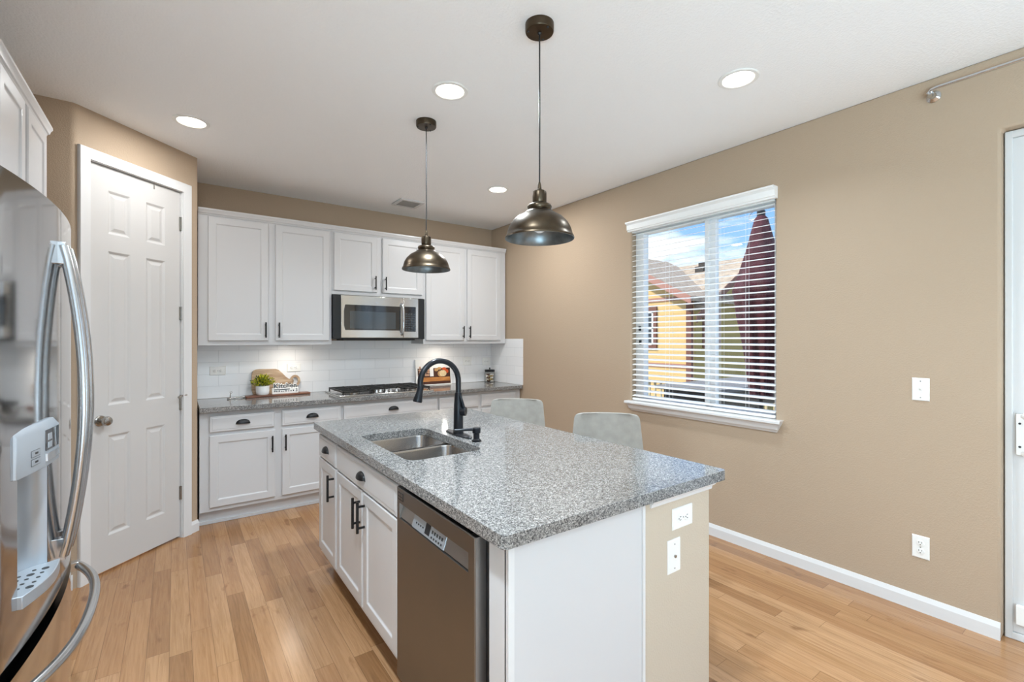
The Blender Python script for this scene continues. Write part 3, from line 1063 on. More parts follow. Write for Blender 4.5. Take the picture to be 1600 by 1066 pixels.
# --- upper cabinets on the back wall (front frame plane at y = 4.55)
UF, UD, UZ0, UZT = 4.549, 0.320, 1.384, 2.447
def upper(x0, x1, z0, label, doors, right=False):
    t = thing('wall_cabinet', label, 'kitchen cabinet', (x0, UF, z0), 0, 'white wall cabinets on the back wall')
    b = MB()
    wd_ = x1 - x0 - 0.0012
    b.box(0, wd_, 0, UD, 0.012, UZT - z0)
    b.box(0, wd_, 0, 0.019, 0, 0.013)
    b.box(0, 0.018, 0.019, UD, 0, 0.013)
    b.box(wd_ - 0.018, wd_, 0.019, UD, 0, 0.013)
    b.build('body', 'cabinet', t, smooth=False)
    for d0, d1, px in doors:
        cabinet_door(t, d0 - x0, d1 - x0, 1.42 + (z0 - UZ0 if z0 > UZ0 else 0) - z0, 2.436 - z0, pull=(px - x0, (1.512 if z0 < 1.5 else 1.985) - z0))
    crown_run(t, 0, wd_, UZT - z0, right=right, depth=UD)
    return t

upper(0.150, 1.190, UZ0, 'two-door white wall cabinet beside the pantry, left of the microwave', ((0.217, 0.658, 0.634), (0.713, 1.168, 0.739)))
upper(1.190, 2.124, 1.858, 'short two-door white wall cabinet directly above the microwave', ((1.209, 1.622, 1.598), (1.676, 2.101, 1.702)))
upper(2.124, 3.176, UZ0, 'two-door white wall cabinet right of the microwave near the window wall', ((2.147, 2.612, 2.590), (2.648, 3.098, 2.672)), right=False)

# --- base cabinets on the back wall (front frame plane at y = 4.27)
BF = 4.270
def base(x0, x1, label, drawers, doors):
    t = thing('base_cabinet', label, 'kitchen cabinet', (x0, BF, 0), 0, 'white base cabinets on the back wall')
    wd_ = x1 - x0 - 0.0012
    b = MB()
    b.box(0, wd_, 0, 0.585, 0.108, 0.874)
    b.build('body', 'cabinet', t, smooth=False)
    kk = MB()
    kk.box(0, wd_, 0.055, 0.40, 0.001, 0.108)
    kk.box(0, wd_, 0.040, 0.056, 0.001, 0.022)
    kk.build('toe_kick', 'cabinet', t, smooth=False)
    for a, c, cup in drawers:
        cabinet_drawer(t, a - x0, c - x0, 0.717, 0.842, cup=cup)
    for a, c, px in doors:
        cabinet_door(t, a - x0, c - x0, 0.140, 0.690, pull=(px - x0, 0.581))
    return t
base(0.150, 1.207, 'white base cabinet with two drawers beside the pantry door', ((0.213, 0.660, True), (0.718, 1.192, True)), ((0.213, 0.668, 0.643), (0.718, 1.192, 0.742)))
base(1.207, 2.151, 'white base cabinet with one wide drawer below the cooktop', ((1.217, 2.141, True),), ((1.217, 1.665, 1.640), (1.693, 2.141, 1.718)))
base(2.151, 3.186, 'white base cabinet in the corner below the candy jar', ((2.160, 2.620, False), (2.660, 3.115, False)), ((2.160, 2.620, 2.595), (2.660, 3.115, 2.684)))

ct = MB().box(0.147, XR - 0.009, 4.213, YB - 0.009, 0.8745, 0.9135)
tag(ct.build('countertop', 'granite', bevel=0.004), 'speckled grey granite countertop along the back wall', 'countertop')

# --- cabinets over the refrigerator, facing +x
def fridge_cab(y0, y1, label, doors, right):
    t = thing('over_fridge_cabinet', label, 'kitchen cabinet', (-0.527, y0, 1.90), PI / 2, 'white cabinets above the refrigerator')
    wd_ = y1 - y0 - 0.0012
    zt = 2.447 - 1.90
    MB().box(0, wd_, 0, 0.59, 0, zt).build('body', 'cabinet', t, smooth=False)
    for a, c, px in doors:
        cabinet_door(t, a - y0, c - y0, 0.025, zt - 0.012, t=0.016, pull=None)
    crown_run(t, 0, wd_, zt, right=right, depth=0.59)
    return t
fridge_cab(2.415, 3.252, 'white cabinet over the refrigerator with crown, end nearest the pantry', ((2.440, 2.795, 0), (2.845, 3.200, 0)), True)
fridge_cab(1.520, 2.415, 'white cabinet over the refrigerator, end nearest the camera', ((1.545, 1.945, 0), (1.990, 2.390, 0)), False)

# ================================================================== refrigerator (facing +x, local x runs along world +y)
FW = 0.936
FR = thing('refrigerator', 'stainless french-door refrigerator with water dispenser', 'refrigerator', (-0.286, 1.985, 0.0), PI / 2)
def bow(s):                      # face position in local y (front is -y); s is local x
    return 0.19 * s * s
def bowed_panel(x0, x1, z0, z1, depth=0.075, hole=None, n=20, round_left=False, round_right=False, rr=0.022):
    mb = MB()
    xs = [x0 + (x1 - x0) * i / n for i in range(n + 1)]
    if round_left:
        xs = [x0 + rr * (1 - math.cos(PI / 2 * i / 6)) for i in range(6)] + [x for x in xs if x > x0 + rr]
    if round_right:
        xs = [x for x in xs if x < x1 - rr] + [x1 - rr * (1 - math.sin(PI / 2 * i / 6)) for i in range(7)]
    if hole:
        xs = sorted(set(xs) | {hole[0], hole[1]})
    def yy(x):
        v = bow(x)
        if round_left and x < x0 + rr:
            v += rr - math.sqrt(max(0, rr * rr - (x0 + rr - x) ** 2))
        if round_right and x > x1 - rr:
            v += rr - math.sqrt(max(0, rr * rr - (x - x1 + rr) ** 2))
        return v
    zs = [z0, z1] if not hole else [z0, hole[2], hole[3], z1]
    for i in range(len(xs) - 1):
        a, b = xs[i], xs[i + 1]
        for j in range(len(zs) - 1):
            if hole and j == 1 and hole[0] - 1e-6 < (a + b) / 2 < hole[1] + 1e-6:
                continue
            mb.add([(a, yy(a), zs[j]), (b, yy(b), zs[j]), (b, yy(b), zs[j + 1]), (a, yy(a), zs[j + 1])], [(0, 1, 2, 3)])
        for z in (z0, z1):
            mb.add([(a, yy(a), z), (b, yy(b), z), (b, depth, z), (a, depth, z)], [(0, 1, 2, 3)])
        mb.add([(a, depth, z0), (b, depth, z0), (b, depth, z1), (a, depth, z1)], [(0, 1, 2, 3)])
    for x in (x0, x1):
        for j in range(len(zs) - 1):
            mb.add([(x, yy(x), zs[j]), (x, depth, zs[j]), (x, depth, zs[j + 1]), (x, yy(x), zs[j + 1])], [(0, 1, 2, 3)])
    return mb
FT, FB, DT, D0 = 1.83, 0.670, 0.624, 0.055
hs = FW / 2
body = MB()
body.box(-hs + 0.004, hs - 0.004, 0.085, 0.80, 0.04, 1.79)
body.build('cabinet_body', 'silver', FR, bevel=0.006)
MB().box(-hs + 0.012, hs - 0.012, 0.079, 0.086, 0.05, FT - 0.03).build('door_gasket', 'blackmat', FR)
for x in (-hs + 0.08, hs - 0.08):
    for y in (0.14, 0.72):
        MB().cyl((x, y, 0.001), 0.022, 0.04, 16).build('foot', 'blackmat', FR)
MB().box(-hs + 0.03, hs - 0.03, 0.10, 0.115, 0.006, 0.05).build('foot_grille', 'blackmat', FR)
# near door with the dispenser opening, far door
HX0, HX1, HZ0, HZ1 = -0.362, -0.156, 0.795, 1.195
dn = bowed_panel(-hs, -0.0025, FB, FT, hole=(HX0, HX1, HZ0, HZ1), round_left=True)
near_door = dn.build('door', 'steel', FR, angle=30)
far_door = bowed_panel(0.0025, hs, FB, FT, round_right=True).build('door', 'steel', FR, angle=30)
drawer = bowed_panel(-hs, hs, D0, DT, round_left=True, round_right=True, n=40).build('freezer_drawer', 'steel', FR, angle=30)
# concave dispenser recess
rc = MB()
loops = []
for z in (HZ0, HZ1):
    lp = []
    for i in range(17):
        a = PI * i / 16
        x = (HX0 + HX1) / 2 - (HX1 - HX0) / 2 * math.cos(a)
        lp.append((x, bow(x) + 0.001 + 0.072 * math.sin(a), z))
    loops.append(lp)
rc.loft(loops, False, False, closed=False)
rc.build('dispenser_recess', 'silver', near_door)
# tray shelf bulging forward
tr = MB()
n = 20
top, bot = [], []
for i in range(n + 1):
    u_ = i / n
    x = HX0 - 0.004 + (HX1 - HX0 + 0.020) * u_
    out = 0.010 + 0.012 * u_ + 0.014 * math.sin(PI * u_)
    top.append((x, bow(x) - out))
back = [((HX0 + HX1) / 2 + (HX1 - HX0) / 2 * math.cos(PI * i / 16), None) for i in range(17)]
back = [(x, bow(x) + 0.004 + 0.066 * math.sin(PI * i / 16)) for i, (x, _) in enumerate(back)]
tr.prism(top + back, HZ0 - 0.020, HZ0 + 0.012)
tray = tr.build('drip_tray', 'silver', near_door, bevel=0.002)
hl = MB()
for i in range(14):
    x = HX0 + 0.05 + (i % 5) * 0.028
    y = bow(x) - 0.006 + (i // 5) * 0.022
    hl.cyl((x, y, HZ0 + 0.0122), 0.0045 if i % 4 else 0.008, 0.0008, 10)
hl.build('drain_hole', 'slot', tray)
# control panel above the recess
cp = MB()
front_, rear_ = [], []
for i in range(n + 1):
    u_ = i / n
    x = HX0 - 0.021 + (HX1 - HX0 + 0.037) * u_
    front_.append((x, bow(x) - 0.006 - 0.014 * u_ - 0.004 * math.sin(PI * u_)))
    rear_.append((x, bow(x) + 0.03))
lower = 1.094
cp.loft([[(x, y, lower) for x, y in front_ + rear_[::-1]], [(x, y, 1.194) for x, y in front_ + rear_[::-1]], [(x, y + (0.012 if k_ <= n else 0), 1.212) for k_, (x, y) in enumerate(front_ + rear_[::-1])]])
panel = cp.build('control_panel', 'silver', near_door, bevel=0.0015)
def on_panel(u0, u1, z0, z1, name, mat, lift=0.0015, par=None):
    mb = MB()
    k_ = 6
    F0, F1 = [], []
    for i in range(k_ + 1):
        u_ = u0 + (u1 - u0) * i / k_
        x = HX0 - 0.021 + (HX1 - HX0 + 0.037) * u_
        y = bow(x) - 0.006 - 0.014 * u_ - 0.004 * math.sin(PI * u_)
        F0.append((x, y - lift))
        F1.append((x, y + 0.002))
    mb.prism(F0 + F1[::-1], z0, z1)
    return mb.build(name, mat, par or panel)
on_panel(0.55, 0.96, 1.136, 1.191, 'display', 'darkglass')
on_panel(0.60, 0.70, 1.163, 1.180, 'button', 'silver', 0.003)
on_panel(0.60, 0.70, 1.142, 1.157, 'button', 'silver', 0.003)
on_panel(0.56, 0.95, 1.108, 1.128, 'paddle_button', 'steel_handle', 0.004)
for z in (1.112, 1.134):
    on_panel(0.24, 0.42, z, z + 0.017, 'button_outline', 'slot', 0.0008)
    on_panel(0.246, 0.414, z + .001, z + 0.016, 'button', 'silver', 0.0012)
    on_panel(0.31, 0.37, z + .006, z + 0.011, 'button_mark', 'slot', 0.0016)
# curved handles
def fridge_handle(x, par):
    mb = MB()
    zt, zb = 1.728, 0.768
    pts, n_ = [], 24
    for i in range(n_ + 1):
        s = i / n_
        z = zt - 0.01 + (zb - zt + 0.02) * s
        out = 0.010 + 0.049 * math.sin(PI * s) ** 0.85
        pts.append((x, bow(x) - out, z))
    mb.tube(pts, [0.0145] * len(pts), 14, squash=1.15)
    for z0, z1 in ((zt - 0.068, zt), (zb, zb + 0.066)):
        mb.box(x - 0.014, x + 0.014, bow(x) - 0.018, bow(x) + 0.002, z0, z1)
    return mb.build('handle', 'steel_handle', par, bevel=0.002)
fridge_handle(-0.040, near_door)
fridge_handle(0.040, far_door)
dh_ = MB()
pts = []
for i in range(33):
    s = -0.40 + 0.80 * i / 32
    e_ = 1 - abs(s / 0.40) ** 3.2
    pts.append((s, bow(s) - 0.020 - 0.050 * e_, 0.583))
dh_.tube(pts, 0.0145, 14)
for s in (-0.40, 0.40):
    dh_.box(s - 0.016, s + 0.016, bow(s) - 0.024, bow(s) + 0.002, 0.567, 0.599)
dh_.build('handle', 'steel_handle', drawer, bevel=0.002)

# ================================================================== microwave
MX0, MX1, MZ0, MZ1, MF = 1.196, 2.118, 1.434, 1.852, 4.470
MW = thing('microwave', 'stainless over-the-range microwave under the short cabinet', 'microwave', (MX0, MF, MZ0))
mw, mh = MX1 - MX0, MZ1 - MZ0
MB().box(0, mw, 0.035, YB - MF - 0.012, 0.0, mh).build('case', 'blackmat', MW, bevel=0.003)
fx0, fx1 = 0.060, 0.836
MB().box(fx0, 0.672, 0, 0.034, 0.012, mh - 0.004).build('door', 'steel_micro', MW, bevel=0.004)
md = MW.children[-1]
MB().extrude_y([(0.098, 0.085), (0.086, 0.13), (0.086, 0.27), (0.098, 0.325), (0.636, 0.325), (0.636, 0.085)], -0.004, 0.002).build('door_window', 'darkglass', md)
MB().box(0.14, 0.59, -0.0055, -0.003, 0.10, 0.265).build('window_screen', 'greyglass', md)
hd_ = MB()
hd_.tube([(0.657, 0.002, 0.045), (0.657, -0.030, 0.060), (0.657, -0.042, 0.12), (0.657, -0.044, 0.20), (0.657, -0.042, 0.28), (0.657, -0.030, 0.34), (0.657, 0.002, 0.355)], 0.0125, 12)
hd_.build('handle', 'steel_handle', md)
lg = MB().cyl((0.40, 0.001, 0.352), 0.012, -0.004, 20, 'Y')
lg.build('logo_badge', 'steel_handle', md)
MB().box(0.674, fx1, 0, 0.034, 0.012, mh - 0.004).build('control_panel', 'steel_micro', MW, bevel=0.004)
cpn = MW.children[-1]
MB().box(0.686, 0.806, -0.003, 0.002, 0.075, 0.328).build('keypad', 'darkglass', cpn)
kb = MB()
for r_ in range(8):
    for c_ in range(4):
        kb.box(0.693 + c_ * 0.028, 0.714 + c_ * 0.028, -0.0042, -0.0028, 0.085 + r_ * 0.023, 0.099 + r_ * 0.023)
kb.build('key_buttons', 'greyglass', cpn)
vt = MB()
vt.box(0.10, mw - 0.10, 0.06, 0.30, -0.012, 0.001)
vt.build('vent_filter', 'slot', MW)

# ================================================================== cooktop
CT = thing('cooktop', 'stainless gas cooktop with black cast iron grates', 'cooktop', (1.19, 4.262, 0.9145))
cw, cdp = 0.915, 0.52
pl = MB()
pl.box(0, cw, 0, cdp, 0, 0.010)
pl.box(0.0, cw, 0.0, 0.012, 0.010, 0.014)
pl.box(0.0, 0.012, 0.012, cdp, 0.010, 0.014)
pl.box(cw - 0.012, cw, 0.012, cdp, 0.010, 0.014)
pl.build('tray', 'steel_micro', CT, bevel=0.002)
for gx0, gx1 in ((0.03, 0.305), (0.32, 0.595), (0.61, 0.885)):
    g = MB()
    y0, y1 = (0.03, 0.50) if gx0 < 0.3 or gx0 > 0.6 else (0.16, 0.50)
    for a, b, c_, d in ((gx0, gx1, y0, y0 + .012), (gx0, gx1, y1 - .012, y1), (gx0, gx0 + .012, y0, y1), (gx1 - .012, gx1, y0, y1)):
        g.box(a, b, c_, d, 0.034, 0.048)
    for fr_ in (0.28, 0.5, 0.72):
        yy_ = y0 + (y1 - y0) * fr_
        g.box(gx0, gx1, yy_ - 0.005, yy_ + 0.005, 0.036, 0.050)
    xm = (gx0 + gx1) / 2
    g.box(xm - 0.005, xm + 0.005, y0, y1, 0.036, 0.050)
    for a in (gx0 + .006, gx1 - .006):
        for b in (y0 + .006, y1 - .006):
            g.cyl((a, b, 0.0101), 0.007, 0.026, 8)
    g.build('grate', 'iron', CT)
for bx, by, br_ in ((0.165, 0.14, .036), (0.165, 0.37, .042), (0.457, 0.34, .052), (0.75, 0.14, .042), (0.75, 0.37, .036)):
    b = MB()
    b.cyl((bx, by, 0.0101), br_, 0.012, 24)
    bo = b.build('burner', 'nickel', CT)
    MB().cyl((bx, by, 0.0221), br_ * 0.8, 0.007, 24).build('burner_cap', 'brass', bo)
for i in range(5):
    kx_ = 0.355 + i * 0.05
    kn_ = MB()
    kn_.lathe([(0.019, 0), (0.019, 0.006), (0.016, 0.010), (0.014, 0.028), (0.012, 0.030)], 18, (kx_, 0.075 + 0.03 * (i % 2), 0.0101), 'Z', True, True)
    kn_.build('knob', 'steel_handle', CT)

# ================================================================== island
IX0, IX1, IY0, IY1 = 0.701, 1.783, 1.012, 3.102
IF = 0.741                                    # frame plane of the cabinets, facing -x
def isl(y_far, y_near, name, label, cat='kitchen cabinet'):
    return thing(name, label, cat, (IF, y_far, 0), -PI / 2)
WALLX0, WALLX1 = 1.318, 1.718
DEP = WALLX0 - IF - 0.002
def island_unit(yf, yn, label, drawers, doors):
    t = isl(yf, yn, 'island_cabinet', label)
    t['group'] = 'white cabinets of the island'
    wd_ = yf - yn - 0.0012
    b = MB()
    b.box(0, wd_, 0, 0.02, 0.115, 0.874)
    b.box(0, 0.018, 0.02, DEP, 0.115, 0.874)
    b.box(wd_ - 0.018, wd_, 0.02, DEP, 0.115, 0.874)
    b.box(0.018, wd_ - 0.018, 0.02, DEP, 0.115, 0.135)
    b.box(0.018, wd_ - 0.018, DEP - 0.012, DEP, 0.135, 0.874)
    b.build('body', 'cabinet', t, smooth=False)
    MB().box(0, wd_, 0.075, 0.095, 0.001, 0.1148).build('toe_kick', 'brown_trim', t, smooth=False)
    for a, c, cup in drawers:
        cabinet_drawer(t, yf - a, yf - c, 0.715, 0.848, t=0.018, cup=cup)
    for a, c, p in doors:
        cabinet_door(t, yf - a, yf - c, 0.150, 0.706, t=0.018, rail=0.050)
        bar_pull('handle', t.children[-1], yf - p, -0.018, 0.600, 0.146, 0.0066, 0.034)
    return t
island_unit(3.062, 2.672, 'narrow white island cabinet with a single door at the far end', ((3.048, 2.686, True),), ((3.048, 2.686, 2.715),))
island_unit(2.672, 1.790, 'double-door white island cabinet under the sink', ((2.658, 1.796, True),), ((2.658, 2.232, 2.262), (2.216, 1.796, 2.190)))

# end panel and filler beside the dishwasher
IP = thing('island_end_panel', 'plain white end panel closing the island beside the dishwasher', 'panel', (IF, 1.145, 0), 0)
p_ = MB()
p_.box(0.0, 0.02, -0.088, -0.002, 0.001, 0.874)
p_.box(0.0, DEP, -0.098, -0.080, 0.001, 0.874)
p_.build('panel', 'cabinet', IP, bevel=0.0015)
MB().box(0.0, 0.020, -0.1000, -0.0975, 0.001, 0.874).build('edge_strip', 'trim', IP)
MB().box(DEP - 0.012, DEP, -0.1050, -0.0975, 0.001, 0.874).build('edge_strip', 'trim', IP)

# dishwasher
DW = thing('dishwasher', 'dark stainless dishwasher built into the island', 'dishwasher', (IF, 1.786, 0), -PI / 2)
dwx1 = 1.786 - 1.150
MB().box(0.004, dwx1 - 0.004, 0.012, 0.55, 0.10, 0.846).build('tub', 'blackmat', DW)
MB().box(0.004, dwx1 - 0.004, 0.03, 0.05, 0.002, 0.0995).build('toe_kick', 'blackmat', DW)
d_ = MB()
X0, X1, YF_ = 0.020, 0.612, -0.030
HB = (0.045, 0.575, 0.735, 0.795)
d_.slab(X0, X1, 0.105, 0.852, YF_, 0.010, [HB], ((0, 0), (0.002, 0.012), (0.004, 0.022)), 0.003)
dwd = d_.build('door', 'steel_dark', DW, smooth=False)
MB().box(X1 - 0.001, X1 + 0.0005, YF_ + 0.004, 0.0095, 0.107, 0.850).build('edge_trim', 'steel_side', dwd)
MB().box(X0 + 0.002, X0 + 0.56, YF_ + .004, 0.008, 0.8515, 0.8535).build('top_edge', 'blackmat', dwd)
MB().extrude_x([(YF_ + 0.0212, 0.7405), (YF_ + 0.004, 0.7405), (YF_ + 0.018, 0.7895), (YF_ + 0.0212, 0.7895)], 0.0495, 0.5705).build('handle_recess', 'steel_side', dwd)
MB().extrude_x([(YF_ + 0.0205, 0.740), (YF_ + 0.002, 0.740), (YF_ + 0.016, 0.789), (YF_ + 0.0205, 0.789)], 0.16, 0.41).build('control_panel', 'silver', dwd)
cpd = dwd.children[-1]
def on_slope(x0, x1, z0, z1, name, mat, lift=0.0008):
    yz = lambda z: YF_ + 0.002 + (z - 0.740) / 0.049 * 0.014
    MB().extrude_x([(yz(z0) - lift, z0), (yz(z1) - lift, z1), (yz(z1) + 0.002, z1), (yz(z0) + 0.002, z0)], x0, x1).build(name, mat, cpd)
on_slope(0.262, 0.298, 0.748, 0.782, 'display', 'ink')
for i in range(5):
    on_slope(0.312 + i * 0.018, 0.321 + i * 0.018, 0.762, 0.772, 'button', 'slot')
    on_slope(0.312 + i * 0.018, 0.321 + i * 0.018, 0.747, 0.753, 'button', 'slot')
for i in range(4):
    on_slope(0.185 + i * 0.018, 0.194 + i * 0.018, 0.758, 0.763, 'indicator_mark', 'slot')
MB().box(0.036, 0.086, YF_ - 0.0015, YF_ + 0.001, 0.808, 0.838).build('logo_badge', 'slot', dwd)
bd = dwd.children[-1]
bm_ = MB()
for i in range(2):
    bm_.box(0.041 + i * 0.021, 0.058 + i * 0.021, YF_ - 0.0022, YF_ - 0.001, 0.824, 0.834)
    bm_.box(0.041 + i * 0.021, 0.058 + i * 0.021, YF_ - 0.0022, YF_ - 0.001, 0.812, 0.820)
bm_.build('logo_letters', 'steel_dark', bd)

# knee wall at the seating side, its thick near end seen from the camera
pts = [(WALLX0, 3.055), (WALLX0, 1.069)] + [(WALLX0 + 0.024 - 0.024 * math.cos(PI / 2 * i / 6), 1.047 + 0.024 - 0.024 * math.sin(PI / 2 * i / 6)) for i in range(7)] \
    + [(WALLX1 - 0.004, 1.047), (WALLX1, 1.051), (WALLX1, 1.18), (WALLX0 + 0.125, 1.18), (WALLX0 + 0.125, 3.055)]
KW = thing('wall_knee', 'stub wall of greige stucco carrying the near end of the island', 'wall', (0, 0, 0), kind='structure')
MB().prism(pts, 0, 0.873).build('wall_stub', 'wall_pale', KW, angle=30)
ml = MB()
mp_ = [(0.0, -0.030), (-0.006, -0.030), (-0.008, -0.018), (-0.016, -0.012), (-0.020, 0.0), (0.0, 0.0)]
ml.loft([[(WALLX0 + 0.03 + 0.0, 1.047 + d, 0.8725 + z) for d, z in mp_], [(WALLX1 - d, 1.047 + d, 0.8725 + z) for d, z in mp_], [(WALLX1 - d, 1.18, 0.8725 + z) for d, z in mp_]])
ml.build('cap_molding', 'trim', KW, angle=25)

# island countertop with the sink cut-out
SX0, SX1, SY0, SY1 = 0.806, 1.186, 1.868, 2.530
outer = rounded_rect(IX0, IX1, IY0, IY1, 0.018, 4)
inner = rounded_rect(SX0, SX1, SY0, SY1, 0.055, 8)
co = plate_with_hole('island_countertop', outer, inner, 0.8745, 0.914, 'granite')
tag(co, 'speckled grey granite island top with the sink cut-out', 'countertop')

# double-bowl undermount sink
SK = thing('sink', 'stainless double-bowl sink undermounted in the island top', 'sink', ((SX0 + SX1) / 2, (SY0 + SY1) / 2, 0.66))
def bowl(y0, y1, depth, name):
    mb = MB()
    x0, x1 = SX0 - 0.004, SX1 + 0.004
    zt = 0.8738
    steps = [(-0.008, 0.0, .055), (0.0, 0.0, .055), (0.003, -0.01, .055), (0.010, -depth + 0.03, .055), (0.022, -depth + 0.008, .05), (0.045, -depth, .04)]
    loops = []
    for ins, dz, r in steps:
        loops.append([(x, y, zt + dz) for x, y in rounded_rect(x0 + ins, x1 - ins, y0 + ins, y1 - ins, r, 6)])
    mb.loft(loops, False, True)
    outer_l = []
    for ins, dz, r in reversed(steps):
        outer_l.append([(x, y, zt + dz - 0.0016) for x, y in rounded_rect(x0 + ins - .0016, x1 - ins + .0016, y0 + ins - .0016, y1 - ins + .0016, r, 6)])
    mb.loft(outer_l, True, False)
    o = mb.build(name, 'steel_sink', SK, angle=50)
    o.location = (-(SX0 + SX1) / 2, -(SY0 + SY1) / 2, -0.66)
    dr = MB()
    dr.lathe([(0.045, 0.002), (0.040, 0.003), (0.034, 0.0006), (0.001, 0.0004)], 24, ((x0 + x1) / 2 + .05, (y0 + y1) / 2, zt - depth), 'Z', False, True)
    d = dr.build('drain', 'nickel', o)
    return o
bowl(2.245, SY1 + 0.004, 0.20, 'bowl')
bowl(SY0 - 0.004, 2.217, 0.17, 'bowl')

# faucet
FX, FY = 1.250, 2.235
FA = thing('faucet', 'matte black gooseneck pull-down faucet behind the island sink', 'faucet', (FX, FY, 0.9145))
pp = []
for i in range(32):
    a = 2 * PI * i / 32
    pp.append((0.030 * math.cos(a), 0.135 * math.sin(a) * (1 if True else 1)))
MB().loft([[(x, y, 0) for x, y in pp], [(x, y, 0.005) for x, y in pp], [(x * .86, y * .95, 0.009) for x, y in pp]]).build('base_plate', 'faucet', FA)
bo_ = MB()
bo_.lathe([(0.030, 0.006), (0.029, 0.012), (0.0265, 0.03), (0.0255, 0.11), (0.0245, 0.16), (0.021, 0.205), (0.018, 0.23)], 28, (0, 0, 0), 'Z', True, True)
bo_.build('body', 'faucet', FA)
sp_ = []
RA, ZC = 0.112, 0.292
for i in range(5):
    sp_.append((0, 0, 0.22 + (ZC - 0.22) * i / 4))
for i in range(1, 25):
    a = PI * 1.06 * i / 24
    sp_.append((-RA + RA * math.cos(a), 0, ZC + RA * math.sin(a)))
MB().tube(sp_, 0.0148, 16).build('spout', 'faucet', FA)
e0 = Vector(sp_[-1])
dr_ = Vector((-0.24, 0, -1)).normalized()
sh = MB().tube([e0 - dr_ * 0.012, e0 + dr_ * 0.02, e0 + dr_ * 0.03, e0 + dr_ * 0.072, e0 + dr_ * 0.078], [0.0155, 0.0165, 0.018, 0.0245, 0.022], 18)
sh.build('spray_head', 'faucet', FA)
lv = MB()
lv.tube([(0.008, -0.016, 0.128), (0.026, -0.036, 0.128)], 0.024, 18)
lv.tube([(0.020, -0.032, 0.128), (0.008, -0.034, 0.17), (-0.004, -0.030, 0.215)], [0.010, 0.008, 0.006], 12)
lv.build('lever_handle', 'faucet', FA)
# soap dispenser
SD = thing('soap_dispenser', 'small black soap pump beside the faucet plate', 'soap dispenser', (1.243, 2.035, 0.9145))
q = MB()
q.lathe([(0.024, 0), (0.024, 0.006), (0.019, 0.010), (0.016, 0.014), (0.016, 0.040), (0.021, 0.044), (0.021, 0.066), (0.018, 0.070)], 22, (0, 0, 0), 'Z', True, True)
q.build('pump', 'faucet', SD)
MB().tube([(0, 0, 0.060), (-0.05, 0.018, 0.062), (-0.105, 0.038, 0.060)], [0.008, 0.007, 0.006], 10).build('nozzle', 'faucet', SD)

# ================================================================== wall plates
def plate(name, label, cat, loc, rotz, wdt, hgt, kind, parts=True, group=None):
    """Plate faces local -y and is centred on loc."""
    t = thing(name, label, cat, loc, rotz, group)
    c = 0.004
    mb = MB()
    mb.loft([[(-wdt / 2, 0, -hgt / 2), (wdt / 2, 0, -hgt / 2), (wdt / 2, 0, hgt / 2), (-wdt / 2, 0, hgt / 2)],
             [(-wdt / 2, -0.002, -hgt / 2), (wdt / 2, -0.002, -hgt / 2), (wdt / 2, -0.002, hgt / 2), (-wdt / 2, -0.002, hgt / 2)],
             [(-wdt / 2 + c, -0.006, -hgt / 2 + c), (wdt / 2 - c, -0.006, -hgt / 2 + c), (wdt / 2 - c, -0.006, hgt / 2 - c), (-wdt / 2 + c, -0.006, hgt / 2 - c)]])
    mb.build('cover_plate', 'white_plastic', t, smooth=False)
    hor = wdt > hgt
    if kind == 'outlet':
        for s in (-1, 1):
            cx, cz = (s * 0.021, 0) if hor else (0, s * 0.021)
            o = MB()
            o.lathe([(0.0165, -0.0055), (0.0165, -0.008), (0.015, -0.0085)], 20, (cx, 0, cz), 'Y', True, True)
            oo = o.build('socket', 'white_plastic', t)
            sl_ = MB()
            for a in (-0.006, 0.006):
                if hor:
                    sl_.box(cx - 0.004, cx + 0.004, -0.0092, -0.0082, cz + a - 0.001, cz + a + 0.001)
                else:
                    sl_.box(cx + a - 0.001, cx + a + 0.001, -0.0092, -0.0082, cz + 0.001, cz + 0.009)
            g_ = (cx - 0.009, cz) if hor else (cx, cz - 0.007)
            sl_.cyl((g_[0], -0.0082, g_[1]), 0.0024, -0.001, 8, 'Y')
            sl_.build('slot', 'slot', oo)
    if kind == 'switch':
        MB().box(-0.006, 0.006, -0.0075, -0.005, -0.013, 0.013).build('switch_surround', 'white_plastic', t)
        MB().loft([[(-0.0045, -0.007, -0.006), (0.0045, -0.007, -0.006), (0.0045, -0.007, 0.010), (-0.0045, -0.007, 0.010)], [(-0.004, -0.018, 0.004), (0.004, -0.018, 0.004), (0.004, -0.018, 0.010), (-0.004, -0.018, 0.010)]]).build('toggle', 'white_plastic', t)
    if kind == 'decora':
        for s in ((-0.021, 0.021) if wdt > hgt else (0,)):
            MB().box(s - 0.0155, s + 0.0155, -0.0085, -0.005, -0.021, 0.021).build('rocker', 'white_plastic', t, bevel=0.001)
    if kind == 'cable':
        MB().cyl((0, -0.005, 0), 0.0055, -0.006, 14, 'Y').build('coax_jack', 'nickel', t)
    sw = MB()
    pos = [(0, 0)] if kind == 'outlet' else ([(0, hgt * .36), (0, -hgt * .36)])
    for a, b in pos:
        sw.cyl((a, -0.0055, b), 0.003, -0.0012, 10, 'Y')
    sw.build('screw', 'screw', t)
    return t
PW, PH = 0.072, 0.120
ROT_R = -PI / 2       # on the right wall: local -y -> world -x
YT = YB - 0.0085
plate('wall_outlet', 'horizontal white outlet on the tile nearest the pantry', 'outlet', (0.305, YT, 1.154), 0, 0.122, 0.078, 'outlet')
plate('wall_outlet', 'horizontal white outlet on the tile above the ring cutting board', 'outlet', (0.925, YT, 1.160), 0, 0.122, 0.078, 'outlet')
plate('wall_outlet', 'white outlet on the tile just right of the food picture', 'outlet', (2.840, YT, 1.172), 0, 0.122, 0.100, 'outlet')
plate('wall_outlet', 'white outlet on the tile directly above the candy jar', 'outlet', (3.112, YT, 1.160), 0, 0.118, 0.090, 'outlet')
